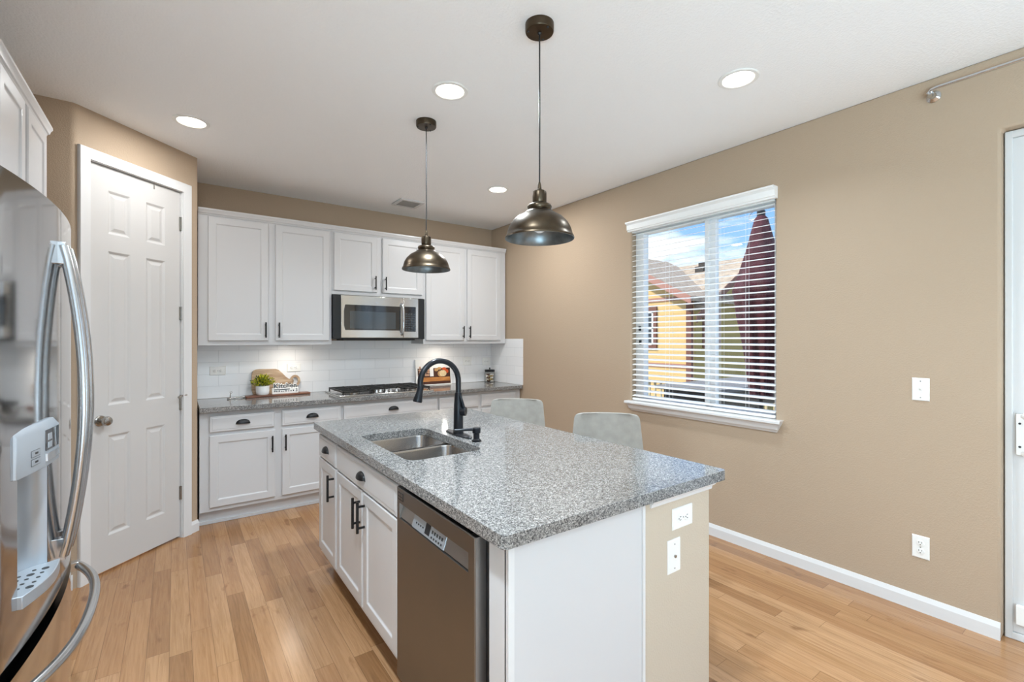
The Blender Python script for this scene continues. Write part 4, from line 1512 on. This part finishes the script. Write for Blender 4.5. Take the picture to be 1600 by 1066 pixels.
plate('wall_outlet', 'white upright outlet low on the greige wall above the baseboard', 'outlet', (XR - 0.0005, 0.742, 0.338), ROT_R, PW, 0.118, 'outlet')
plate('light_switch', 'white single toggle switch on the greige wall by the patio door', 'light switch', (XR - 0.0005, 0.742, 1.169), ROT_R, PW, PH, 'switch')
plate('wall_outlet', 'horizontal white outlet on the island stub wall', 'outlet', (1.535, 1.0465, 0.772), 0, 0.122, 0.078, 'outlet')
plate('cable_plate', 'white coaxial cable plate on the island stub wall', 'cable plate', (1.483, 1.0465, 0.640), 0, 0.074, 0.122, 'cable')

# ================================================================== stools
def make_stool(loc, rot, label):
    t = thing('counter_stool', label, 'stool', loc, rot, 'counter stools at the island')
    s = MB()
    loops = []
    for ins, z in ((0.02, 0.590), (0.0, 0.605), (0.0, 0.640), (0.012, 0.655), (0.05, 0.662)):
        loops.append([(x, y, z) for x, y in rounded_rect(-0.20 + ins, 0.20 - ins, -0.20 + ins, 0.18 - ins, 0.06, 6)])
    s.loft(loops)
    s.build('seat', 'fabric', t, angle=60)
    b = MB()
    n_, loops = 16, []
    hw_of = lambda z: 0.185 + 0.035 * (1.0 - z) / 0.35
    rows = [0.625, 0.66, 0.72, 0.80, 0.88, 0.95, 0.975, 0.988, 0.995, 1.0]
    for z in rows:
        w_ = hw_of(z)
        if z > 0.968:
            r = 0.032
            k_ = (z - 0.968) / r
            w_ -= r * (1 - math.sqrt(max(0, 1 - k_ * k_)))
        lean = 0.20 + (z - 0.62) * 0.10
        f_, bk_ = [], []
        for i in range(n_ + 1):
            u_ = -1 + 2 * i / n_
            x = u_ * w_
            c_ = -0.035 * u_ * u_
            e_ = 0.014 * math.sqrt(max(0, 1 - (abs(u_) ** 8)))
            f_.append((x, lean + c_ - e_ - 0.003, z))
            bk_.append((x, lean + c_ + e_ + 0.003, z))
        loops.append(f_ + bk_[::-1])
    b.loft(loops)
    b.build('backrest', 'fabric', t, angle=60)
    for sx in (-1, 1):
        for sy, yy_ in ((-1, -0.15), (1, 0.14)):
            l_ = MB().tube([(sx * 0.15, yy_, 0.592), (sx * 0.205, yy_ * 1.4, 0.001)], [0.014, 0.010], 10)
            l_.build('leg', 'black', t)
    fr_ = MB()
    c = [(-0.186, -0.188), (0.186, -0.188), (0.186, 0.176), (-0.186, 0.176)]
    for i in range(4):
        a, d = c[i], c[(i + 1) % 4]
        fr_.tube([(a[0], a[1], 0.20), (d[0], d[1], 0.20)], 0.008, 8)
    fr_.build('footrest', 'black', t)
    return t
ST_ROT = math.radians(-44.0)
ST = make_stool((2.068 - 0.245 * 0.695, 1.918 - 0.245 * 0.72, 0), ST_ROT, 'grey suede counter stool below the window sill, nearer to the camera')
dup(ST, (2.030 - 0.245 * 0.695, 2.746 - 0.245 * 0.72, 0), ST_ROT, 'grey suede counter stool nearer to the back wall, behind the faucet')

# ================================================================== pendants
def make_pendant(loc, label):
    t = thing('pendant_light', label, 'pendant lamp', loc, 0, 'bronze dome pendants over the island')
    zr = 1.866 - H
    c = MB()
    c.lathe([(0.001, -0.0005), (0.062, -0.0005), (0.062, -0.030), (0.059, -0.036), (0.001, -0.037)], 32, (0, 0, 0), 'Z')
    co_ = c.build('canopy', 'bronze', t)
    s_ = MB()
    for a in (0.6, 2.7, 4.8):
        s_.ball((0.050 * math.cos(a), 0.050 * math.sin(a), -0.037), 0.006, 0.006, 0.004, 10, 6)
    s_.ball((0, 0, -0.038), 0.009, 0.009, 0.010, 10, 6)
    s_.build('canopy_screw', 'blackmat', co_)
    MB().tube([(0, 0, -0.036), (0.0007, 0, -0.35), (0, 0, zr + 0.235)], 0.0032, 8).build('cord', 'blackmat', t)
    so = MB()
    so.lathe([(0.0035, 0.245), (0.007, 0.232), (0.009, 0.214), (0.016, 0.208), (0.028, 0.204), (0.030, 0.198), (0.030, 0.158), (0.026, 0.152), (0.001, 0.150)], 28, (0, 0, zr), 'Z')
    so.build('socket', 'bronze', t)
    sh_ = MB()
    outer_p = [(0.018, 0.154), (0.036, 0.151), (0.049, 0.145), (0.053, 0.137), (0.050, 0.128), (0.046, 0.122), (0.058, 0.118), (0.061, 0.112), (0.074, 0.106), (0.098, 0.092), (0.120, 0.070), (0.134, 0.046), (0.140, 0.026), (0.142, 0.016), (0.147, 0.010), (0.149, 0.003), (0.149, 0.0)]
    inner_p = [(0.1465, 0.0), (0.139, 0.014), (0.137, 0.026), (0.131, 0.045), (0.117, 0.068), (0.096, 0.089), (0.072, 0.103), (0.030, 0.116), (0.001, 0.118)]
    sh_.m(0).lathe(outer_p, 48, (0, 0, zr), 'Z')
    so_ = sh_.build('shade', 'bronze', t, angle=50)
    MB().lathe(inner_p, 48, (0, 0, zr), 'Z').build('shade_liner', 'bronze_in', so_, angle=50)
    rim = MB().lathe([(0.1465, 0.0), (0.1478, -0.0015), (0.149, 0.0)], 48, (0, 0, zr), 'Z')
    rim.build('shade_rim', 'bronze_in', so_)
    bb = MB()
    bb.lathe([(0.012, 0.118), (0.013, 0.095), (0.026, 0.070), (0.030, 0.052), (0.024, 0.034), (0.010, 0.026), (0.001, 0.025)], 20, (0, 0, zr), 'Z')
    bb.build('bulb', 'pot', t)
    return t
P1 = make_pendant((1.274, 1.566, H), 'bronze dome pendant hanging over the near half of the island')
dup(P1, (1.270, 2.678, H), 0, 'bronze dome pendant hanging over the far half of the island')

# ================================================================== recessed lights
def make_recessed(loc, label):
    t = thing('recessed_light', label, 'ceiling light', loc, 0, 'recessed ceiling lights')
    MB().lathe([(0.098, -0.0005), (0.098, -0.004), (0.094, -0.007), (0.078, -0.007), (0.074, -0.003), (0.074, -0.0005)], 40, (0, 0, 0), 'Z').build('trim_ring', 'white_plastic', t)
    MB().lathe([(0.074, -0.003), (0.050, -0.0045), (0.001, -0.005)], 40, (0, 0, 0), 'Z', False, True).build('lens', 'lens', t)
    return t
# each light: position, wattage, beam spread, label; the last four are unseen lights added for fill
RL = [((0.083, 3.533), 6.5, PI, 'glowing recessed ceiling light nearest the pantry wall'),
      ((1.218, 2.271), 21.0, 2.6, 'glowing recessed ceiling light between the two pendants'),
      ((2.378, 1.287), 5.5, 2.3, 'glowing recessed ceiling light nearest the patio door'),
      ((2.372, 3.512), 14.0, PI, 'small-looking recessed ceiling light farthest from the camera, near the window wall corner'),
      ((0.05, 0.95), 30.0, 2.5, 'added recessed ceiling light above the camera, nearest the refrigerator'),
      ((2.30, -1.10), 11.0, 2.3, 'added recessed ceiling light behind the camera beside the patio door'),
      ((0.25, -2.60), 15.0, 2.3, 'added recessed ceiling light near the rear window, on the refrigerator side'),
      ((2.30, -2.60), 15.0, 2.3, 'added recessed ceiling light near the rear window, on the patio door side')]
r0 = None
for (x, y), watts, beam, lab in RL:
    r0 = make_recessed((x, y, H), lab) if r0 is None else (dup(r0, (x, y, H), 0, lab), r0)[1]
    lamp('recessed_lamp', 'AREA', (x, y, H - 0.012), watts, (0.96, 0.985, 1.0) if y > 3 else (0.77, 0.895, 1.0), (0, 0, -1), shape='DISK', size=0.14, spread=beam)

# ceiling vent
CV = thing('ceiling_vent', 'white square ceiling register near the back wall', 'ceiling vent', (1.885, 4.385, H))
v = MB()
for a, b, c, d in ((-.125, .125, -.125, -.095), (-.125, .125, .095, .125), (-.125, -.095, -.095, .095), (.095, .125, -.095, .095)):
    v.box(a, b, c, d, -0.014, -0.0005)
v.build('frame', 'trim', CV, bevel=0.002)
v = MB()
for i in range(7):
    y = -0.082 + i * 0.0255
    v.add([(-.095, y, -0.002), (.095, y, -0.002), (.095, y + 0.016, -0.012), (-.095, y + 0.016, -0.012), (-.095, y + .002, -0.001), (.095, y + .002, -0.001), (.095, y + 0.018, -0.011), (-.095, y + 0.018, -0.011)], [(0, 1, 2, 3), (4, 7, 6, 5), (0, 4, 5, 1), (2, 6, 7, 3), (0, 3, 7, 4), (1, 5, 6, 2)])
v.build('louver', 'screw', CV)
MB().box(-.094, .094, -.094, .094, -0.0012, -0.0006).build('duct_opening', 'slot', CV)

# under-cabinet puck lights
def make_puck(loc, label):
    t = thing('under_cabinet_light', label, 'cabinet light', loc, 0, 'puck lights under the wall cabinets')
    MB().lathe([(0.001, 0), (0.036, 0), (0.036, -0.012), (0.030, -0.016), (0.028, -0.014)], 28, (0, 0, 0), 'Z').build('housing', 'white_plastic', t)
    MB().lathe([(0.028, -0.014), (0.001, -0.0145)], 28, (0, 0, 0), 'Z', False, True).build('lens', 'puck', t)
    return t
pk = None
for x, lab in ((0.86, 'small puck light under the wall cabinet left of the microwave'), (2.42, 'small puck light under the wall cabinet right of the microwave')):
    l_ = (x, 4.63, UZ0 + 0.0115)
    pk = make_puck(l_, lab) if pk is None else (dup(pk, l_, 0, lab), pk)[1]
    lamp('puck_lamp', 'AREA', (x, 4.63, UZ0 - 0.010), 0.85, (1.0, 0.92, 0.82), (0, 0, -1), shape='DISK', size=0.055)

# ================================================================== things on the back counter
CZ = 0.9142
# wooden serving board with a metal loop handle
SB_ROT = math.radians(4.5)
SBD = thing('serving_board', 'long reddish wooden serving board with a metal handle on the counter', 'serving board', (0.770, 4.745, CZ), SB_ROT)
MB().prism(rounded_rect(-0.272, 0.272, -0.052, 0.052, 0.012, 3), 0, 0.018).build('board', 'board_red', SBD, bevel=0.003)
hm = MB()
hm.tube([(-0.272, 0, 0.009), (-0.31, 0, 0.010), (-0.385, 0, 0.007)], [0.011, 0.006, 0.005], 10)
hm.ball((-0.392, 0, 0.007), 0.018, 0.014, 0.0068, 12, 6)
hm.tube([(-0.385, 0, 0.010), (-0.383, 0, 0.035), (-0.378, 0, 0.050)], 0.0028, 8)
hm.tube([(-0.378 + 0.008 * math.cos(a * PI / 6), 0.0, 0.058 + 0.008 * math.sin(a * PI / 6)) for a in range(13)], 0.002, 6)
hm.build('handle', 'nickel', SBD)
# ring-handled cutting board leaning on the tile (lies on its side)
CB = thing('cutting_board', 'pale wood cutting board with ring handle leaning on the tile', 'cutting board', (0.735, 4.858, CZ), 0)
half = [(-0.170, 0.0), (-0.170, 0.070), (-0.160, 0.105), (-0.140, 0.118), (-0.110, 0.122), (0.030, 0.119), (0.055, 0.108), (0.085, 0.078), (0.115, 0.042), (0.140, 0.022), (0.158, 0.016)]
ZC_ = 0.123
bm = bmesh.new()
outl = [(x, ZC_ + z) for x, z in half]
ring_c, ring_r = 0.196, 0.046
angs = [math.radians(160 - 20 * i) for i in range(17)]
outl += [(ring_c + ring_r * math.cos(a), ZC_ + ring_r * math.sin(a) * 1.22) for a in angs]
outl += [(x, ZC_ - z) for x, z in reversed(half)][:-1]
hole_p = [(ring_c + 0.024 * math.cos(2 * PI * i / 24), ZC_ + 0.034 * math.sin(2 * PI * i / 24)) for i in range(24)]
cbo = plate_with_hole('board', outl, hole_p, 0.0, 0.016, 'board', CB)
lean = math.radians(4.0)
# stand it upright: local plate (x, y->up, z->thickness towards the room)
mw_ = Matrix.Rotation(PI / 2 - lean, 4, 'X')
cbo.data.transform(mw_)
mn = min(v_.co.z for v_ in cbo.data.vertices)
my = max(v_.co.y for v_ in cbo.data.vertices)
cbo.data.transform(Matrix.Translation((0, -my, -mn)))
# potted plant
bz = CZ + 0.0185
PP = thing('potted_plant', 'yellow-green leafy plant in a small white pot on the serving board', 'plant', (0.640, 4.736, bz), 0)
MB().lathe([(0.001, 0.0), (0.044, 0.0), (0.052, 0.010), (0.055, 0.035), (0.056, 0.078), (0.053, 0.080), (0.051, 0.074), (0.050, 0.055)], 28, (0, 0, 0), 'Z').build('pot', 'pot', PP)
MB().cyl((0, 0, 0.050), 0.0495, 0.016, 24).build('soil', 'soil', PP)
lf = MB()
rnd = random.Random(3)
for i in range(420):
    a = rnd.uniform(0, 2 * PI)
    el = rnd.uniform(0.15, 1.5)
    R_ = rnd.uniform(0.03, 0.098)
    d = Vector((math.cos(a) * math.cos(el) * 1.0, math.sin(a) * math.cos(el) * 0.75, math.sin(el) * 0.98))
    p = Vector((0, 0, 0.075)) + d * R_
    if p.y > 0.085:
        continue
    dirv = (d + Vector((rnd.uniform(-.5, .5), rnd.uniform(-.5, .5), rnd.uniform(-.3, .6)))).normalized()
    sd = dirv.cross(Vector((rnd.uniform(-1, 1), rnd.uniform(-1, 1), rnd.uniform(-1, 1)))).normalized()
    L_ = rnd.uniform(0.018, 0.030)
    W_ = L_ * 0.27
    nv = dirv.cross(sd) * 0.0012
    vs = [p, p + dirv * L_ * 0.45 + sd * W_, p + dirv * L_, p + dirv * L_ * 0.45 - sd * W_]
    lf.m(0 if rnd.random() < 0.72 * min(1, R_ / 0.07) else 1)
    lf.add(vs + [q_ + nv for q_ in vs], [(0, 1, 2, 3), (7, 6, 5, 4), (0, 4, 5, 1), (1, 5, 6, 2), (2, 6, 7, 3), (3, 7, 4, 0)])
for i in range(26):
    a = rnd.uniform(0, 2 * PI)
    r_ = rnd.uniform(0.02, 0.07)
    lf.m(1).tube([(0.01 * math.cos(a), 0.01 * math.sin(a), 0.06), (r_ * math.cos(a), r_ * .75 * math.sin(a), 0.12 + rnd.uniform(-.03, .03))], 0.001, 4)
lf.build('foliage', ['leaf', 'leaf2'], PP, smooth=False)
# lettered block sign
KS = thing('kitchen_sign', 'white block sign reading Kitchen standing on the serving board', 'sign', (0.825, 4.727, bz), SB_ROT)
MB().box(-0.112, 0.112, -0.010, 0.012, 0.0, 0.052).build('base_block', 'signwhite', KS, bevel=0.002)
def text_mesh(body, size, extrude, offset, name, mat, parent, loc, sx=1.0):
    cu = bpy.data.curves.new(name, 'FONT')
    cu.body = body
    cu.size = size
    cu.extrude = extrude
    cu.offset = offset
    cu.align_x = 'CENTER'
    tmp = bpy.data.objects.new(name, cu)
    COL.objects.link(tmp)
    bpy.context.view_layer.update()
    me = bpy.data.meshes.new_from_object(tmp.evaluated_get(bpy.context.evaluated_depsgraph_get()))
    bpy.data.objects.remove(tmp, do_unlink=True)
    me.materials.clear()
    me.materials.append(M[mat])
    o = bpy.data.objects.new(name, me)
    COL.objects.link(o)
    o.parent = parent
    o.location = loc
    o.rotation_euler = (PI / 2, 0, 0)
    o.scale = (sx, 1, 1)
    return o
text_mesh('Kitchen', 0.062, 0.007, 0.0045, 'letter_backing', 'signwhite', KS, (0, 0.002, 0.0525), 1.04)
text_mesh('Kitchen', 0.062, 0.0015, 0.0002, 'lettering', 'ink', KS, (0, -0.0068, 0.0525), 1.04)
st_ = MB()
st_.box(-0.098, 0.036, -0.0112, -0.0099, 0.036, 0.043)
rx = random.Random(5)
xq = -0.098
while xq < 0.078:
    ww_ = rx.uniform(0.007, 0.012)
    st_.box(xq, xq + ww_ * 0.8, -0.0112, -0.0099, 0.018, 0.018 + rx.uniform(0.008, 0.014))
    xq += ww_ + (0.004 if rx.random() > .3 else 0.009)
st_.build('small_print', 'ink', KS, smooth=False)
text_mesh('3', 0.040, 0.0006, 0.0006, 'numeral', 'ink', KS, (0.095, -0.0104, 0.015), 0.9)

# food picture board
FP = thing('food_picture', 'white-edged picture of bread and mushrooms in a crate behind the faucet', 'picture', (2.385, 4.812, CZ), 0)
pw, ph_ = 0.440, 0.290
lean_p = math.radians(7)
def leaned(mb, name, mat, parent):
    c_, s_ = math.cos(lean_p), math.sin(lean_p)
    mb.v = [(x, y * c_ + z * s_, z * c_ - y * s_ + 0.0012) for x, y, z in mb.v]
    return mb.build(name, mat, parent)
fb = leaned(MB().box(-pw / 2, pw / 2, 0, 0.012, 0.0, ph_), 'board', 'signwhite', FP)
leaned(MB().box(-pw / 2 + 0.022, pw / 2 - 0.014, -0.0012, 0.0001, 0.010, 0.190), 'print_background', 'brownprint', fb)
leaned(MB().box(-pw / 2 + 0.040, pw / 2 - 0.022, -0.0030, -0.0010, 0.040, 0.086), 'print_crate', 'crate', fb)
mm = MB()
rq = random.Random(11)
for i in range(13):
    mm.ball((-0.175 + (i % 4) * 0.036 + rq.uniform(-.008, .008), -0.0016, 0.112 + (i // 4) * 0.029 + rq.uniform(-.004, .004)), rq.uniform(.013, .019), 0.0012, rq.uniform(.011, .016), 14, 6)
leaned(mm, 'print_mushrooms', 'mush', fb)
br_ = MB()
br_.ball((0.085, -0.0016, 0.125), 0.040, 0.0010, 0.036, 18, 8)
br_.ball((0.030, -0.0016, 0.170), 0.024, 0.0010, 0.018, 14, 8)
br_.ball((0.070, -0.0016, 0.185), 0.026, 0.0010, 0.016, 14, 8)
leaned(br_, 'print_bread', 'bread', fb)
br_ = MB()
br_.ball((0.112, -0.0024, 0.128), 0.046, 0.0010, 0.038, 18, 8)
leaned(br_, 'print_loaf', 'flour', fb)
br_ = MB()
br_.ball((0.130, -0.0018, 0.180), 0.028, 0.0010, 0.016, 16, 8)
br_.ball((0.165, -0.0018, 0.150), 0.020, 0.0010, 0.022, 16, 8)
br_.ball((0.150, -0.0022, 0.162), 0.015, 0.0010, 0.010, 16, 8)
leaned(br_, 'print_tomatoes', 'tomato', fb)
leaned(MB().box(-0.052, -0.008, -0.0048, -0.0031, 0.098, 0.240), 'print_white_tag', 'signwhite', fb)

# glass jar and the wrapped candies inside
JX, JY = 3.098, 4.765
GJ = thing('glass_jar', 'glass jar with a black knobbed lid in the tile corner', 'jar', (JX, JY, CZ), 0)
gl_ = MB()
gl_.lathe([(0.001, 0.0), (0.060, 0.0), (0.064, 0.006), (0.064, 0.108), (0.058, 0.118), (0.056, 0.124), (0.0535, 0.124), (0.0555, 0.116), (0.0612, 0.107), (0.0612, 0.007), (0.058, 0.0035), (0.001, 0.0035)], 32, (0, 0, 0), 'Z')
gl_.build('glass_body', 'jarglass', GJ)
ld = MB()
ld.lathe([(0.001, 0.1245), (0.060, 0.1245), (0.061, 0.130), (0.061, 0.146), (0.057, 0.150), (0.008, 0.152), (0.006, 0.160), (0.009, 0.168), (0.007, 0.174), (0.001, 0.175)], 32, (0, 0, 0), 'Z')
ld.build('lid', 'black', GJ)
protos = {}
ra = random.Random(21)
def candy(mat):
    mb = MB()
    mb.ball((0, 0, 0), 0.017, 0.011, 0.009, 12, 6)
    for s in (-1, 1):
        mb.lathe([(0.003, s * 0.0155), (0.008, s * 0.023)], 8, (0, 0, 0), 'X', True, True)
    return mb
names = {'choc': 'dark brown wrapped candies heaped inside the glass jar', 'gold': 'gold foil wrapped candies heaped inside the glass jar', 'candywhite': 'white paper wrapped candies heaped inside the glass jar'}
seq = ['choc', 'gold', 'candywhite', 'choc', 'candywhite', 'gold', 'choc', 'candywhite', 'gold']
idx = 0
for layer in range(5):
    for j in range(5):
        mt = seq[idx % 9]
        a = 2 * PI * j / 5 + layer * 0.6
        pos = (JX + 0.035 * math.cos(a), JY + 0.035 * math.sin(a), CZ + 0.0145 + layer * 0.0195)
        if mt not in protos:
            o = candy(mt).build('wrapped_candy', mt)
            protos[mt] = o
        else:
            o = protos[mt].copy()
            COL.objects.link(o)
        o.location = pos
        o.rotation_euler = (0, 0, a + PI / 2)
        tag(o, names[mt].replace('candies', 'candy').replace('heaped ', ''), 'candy', names[mt])
        idx += 1

# ================================================================== outside
tag(MB().box(-60, 60, -60, 60, -1.3, -1.2).build('ground_outside', 'ground', smooth=False), 'dry lawn around the house below the deck', 'ground', kind='structure')
tag(MB().box(XR + T + 0.01, 8.2, -2.5, 9.0, -0.50, -0.35).build('deck', 'deck', smooth=False), 'grey wooden deck outside the dining window', 'deck', kind='structure')
DR = thing('deck_railing', 'grey capped deck railing with cream balusters beyond the window', 'railing', (8.05, 3.2, -0.35))
MB().box(-0.07, 0.07, -5.6, 5.7, 0.89, 0.93).build('top_rail', 'railtop', DR, bevel=0.004)
MB().box(-0.02, 0.02, -5.6, 5.7, 0.10, 0.16).build('bottom_rail', 'rail', DR)
bl_ = MB()
for i in range(80):
    y = -5.5 + i * 0.14
    bl_.box(-0.018, 0.018, y, y + 0.036, 0.16, 0.89)
bl_.build('baluster', 'rail', DR, smooth=False)
DR.children[-1]['kind'] = 'stuff'
for y in (-5.55, -1.8, 1.95, 5.6):
    MB().box(-0.045, 0.045, y, y + 0.09, 0.001, 0.89).build('post', 'rail', DR)

OT = thing('patio_table', 'dark grey rectangular patio table on the deck beyond the window', 'table', (6.30, 3.40, -0.349), math.radians(2))
MB().box(-1.30, 1.30, -0.42, 0.42, 1.15, 1.20).build('table_top', 'railtop', OT, bevel=0.008)
MB().box(-1.22, 1.22, -0.36, 0.36, 0.92, 1.1495).build('apron', 'blackmat', OT)
for sx in (-1.18, 1.18):
    for sy in (-0.32, 0.32):
        MB().box(sx - 0.035, sx + 0.035, sy - 0.035, sy + 0.035, 0.001, 0.9195).build('leg', 'blackmat', OT)
UM = thing('patio_umbrella', 'closed maroon patio umbrella standing on the deck', 'umbrella', (5.08, 2.50, -0.349))
MB().tube([(0, 0, 0.04), (0, 0, 3.16)], 0.022, 14).build('pole', 'blackmat', UM)
bs = MB().lathe([(0.001, 0), (0.26, 0), (0.26, 0.04), (0.10, 0.07), (0.04, 0.10), (0.04, 0.3), (0.024, 0.3)], 32, (0, 0, 0), 'Z')
bs.build('base', 'blackmat', UM)
cn = MB()
loops = []
for z, r, fl in ((0.92, 0.11, .35), (1.10, 0.135, .32), (1.35, 0.165, .28), (1.60, 0.205, .24), (1.80, 0.245, .2), (1.98, 0.265, .16), (2.07, 0.285, .12), (2.12, 0.268, .10), (2.25, 0.225, .08), (2.50, 0.150, .06), (2.70, 0.100, .05), (2.84, 0.065, .04), (2.88, 0.03, .02)):
    lp = []
    for i in range(64):
        a = 2 * PI * i / 64
        rr = r * (1 - fl * 0.5 + fl * 0.5 * math.cos(8 * a + z * 0.7))
        lp.append((rr * math.cos(a), rr * math.sin(a), z + 0.23))
    loops.append(lp)
cn.loft(loops)
cn.build('canopy', 'canvas', UM, angle=60)
MB().lathe([(0.001, 3.02), (0.018, 3.01), (0.028, 2.985), (0.028, 2.925), (0.042, 2.92), (0.042, 2.87), (0.03, 2.86)], 20, (0, 0, 0.23), 'Z').build('finial', 'blackmat', UM)
MB().tube([(0.04 + .035 * math.cos(a * PI / 8), 0.10 + .05 * math.sin(a * PI / 8), 3.13 + .055 * math.cos(a * PI / 8)) for a in range(17)], 0.004, 6).build('pull_ring', 'nickel', UM)

HX, HY = 12.5, 8.24
HS = thing('neighbor_house', 'yellow sided house with brown shingle roof beyond the deck', 'house', (HX, HY, -1.2))
gz = 1.2
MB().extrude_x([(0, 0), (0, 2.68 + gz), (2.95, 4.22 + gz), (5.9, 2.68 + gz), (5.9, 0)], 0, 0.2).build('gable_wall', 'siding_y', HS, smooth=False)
MB().extrude_y([(0.2, 0), (0.2, 2.30 + gz), (3.0, 3.92 + gz), (6.2, 2.1 + gz), (6.2, 0)], 0, 0.2).build('side_wall', 'siding_shaded', HS, smooth=False)
MB().box(-0.03, 0.09, -0.05, 0.12, 0, 2.62 + gz).build('corner_board', 'brown_trim', HS)
MB().box(-0.025, 0.0, 0.12, 5.9, 2.62 + gz, 2.74 + gz).build('band_board', 'fascia', HS)
MB().box(0.2, 6.2, -0.028, 0.0, 2.62 + gz, 2.74 + gz).build('band_board', 'fascia', HS)
MB().box(-0.02, 0.0, 0.12, 5.9, 0.55 + gz, 0.67 + gz).build('band_board', 'fascia', HS)
rf = MB()
sl_ = 0.573
def mz(x):
    return 2.33 + x * sl_ + gz
rf.loft([[(x, y, z) for x, z in ((0.22, mz(0.22)), (3.0, mz(3.0) + 0.12), (6.4, mz(-0.35)), (6.4, mz(-0.35) - 0.16), (3.0, mz(3.0) - 0.04), (0.22, mz(0.22) - 0.16))] for y in (-0.45, 14.0)])
rfo = rf.build('roof', 'shingle', HS, smooth=False)
vt_ = MB()
for x, y in ((2.4, 1.2), (2.7, 1.25), (2.55, 3.6), (2.2, 4.4), (2.6, 5.3), (2.0, 2.3)):
    zz = mz(x) + 0.05
    vt_.box(x - .06, x + .06, y - .16, y + .16, zz, zz + 0.22)
vt_.build('roof_vent', 'mosstone', rfo)
fa = MB()
fa.loft([[(x, -0.47, z) for x, z in ((-0.38, mz(-.38) - 0.22), (-0.38, mz(-.38) + .01), (3.0, mz(3.0) + 0.13), (3.0, mz(3.0) - 0.10))], [(x, -0.44, z) for x, z in ((-0.38, mz(-.38) - 0.22), (-0.38, mz(-.38) + .01), (3.0, mz(3.0) + 0.13), (3.0, mz(3.0) - 0.10))]])
fa.build('rake_board', 'brown_trim', rfo)
cg_ = MB()
def gzf(y):
    return 2.74 + (y if y < 2.95 else 5.9 - y) * 0.53 + gz
ys = (-0.30, 2.95, 6.2)
sec = [(ys[0], gzf(ys[0]) + .10), (ys[1], gzf(ys[1]) + .12), (ys[2], gzf(ys[2]) + .10), (ys[2], gzf(ys[2]) - .04), (ys[1], gzf(ys[1]) - .02), (ys[0], gzf(ys[0]) - .04)]
cg_.loft([[(-0.40, y, z) for y, z in sec], [(3.0, y, z) for y, z in sec]])
cgo = cg_.build('cross_gable_roof', 'shingle', HS, smooth=False)
fa = MB()
sec2 = [(ys[0], gzf(ys[0]) + .09), (ys[1], gzf(ys[1]) + .11), (ys[2], gzf(ys[2]) + .09), (ys[2], gzf(ys[2]) - .14), (ys[1], gzf(ys[1]) - .12), (ys[0], gzf(ys[0]) - .14)]
fa.loft([[(-0.43, y, z) for y, z in sec2], [(-0.40, y, z) for y, z in sec2]])
fa.build('rake_board', 'fascia', cgo)
def house_window(cx0, cx1, z0, z1, onx):
    f_ = MB()
    g_ = MB()
    b_ = MB()
    t = 0.07
    def bx(mb, a, b, c, d, o0, o1):
        if onx:
            mb.box(o0, o1, a, b, c, d)
        else:
            mb.box(a, b, o0, o1, c, d)
    for a, b, c, d in ((cx0 - .12, cx1 + .12, z0 - .12, z0), (cx0 - .12, cx1 + .12, z1, z1 + .14), (cx0 - .12, cx0, z0, z1), (cx1, cx1 + .12, z0, z1)):
        bx(b_, a, b, c, d, -0.05, -0.001)
    bo = b_.build('window', 'brown_trim', HS)
    mxx, mzz = (cx0 + cx1) / 2, (z0 + z1) / 2
    for a, b, c, d in ((cx0, cx1, z0, z0 + t), (cx0, cx1, z1 - t, z1), (cx0, cx0 + t, z0, z1), (cx1 - t, cx1, z0, z1), (cx0, cx1, mzz - t / 2, mzz + t / 2)):
        bx(f_, a, b, c, d, -0.04, -0.002)
    f_.build('window_sash', 'vinyl', bo)
    bx(g_, cx0, cx1, z0, z1, -0.018, -0.0015)
    g_.build('pane', 'housewindow', bo)
house_window(1.30, 2.20, 1.24 + gz, 2.34 + gz, True)
house_window(0.75, 1.47, 1.28 + gz, 2.28 + gz, False)
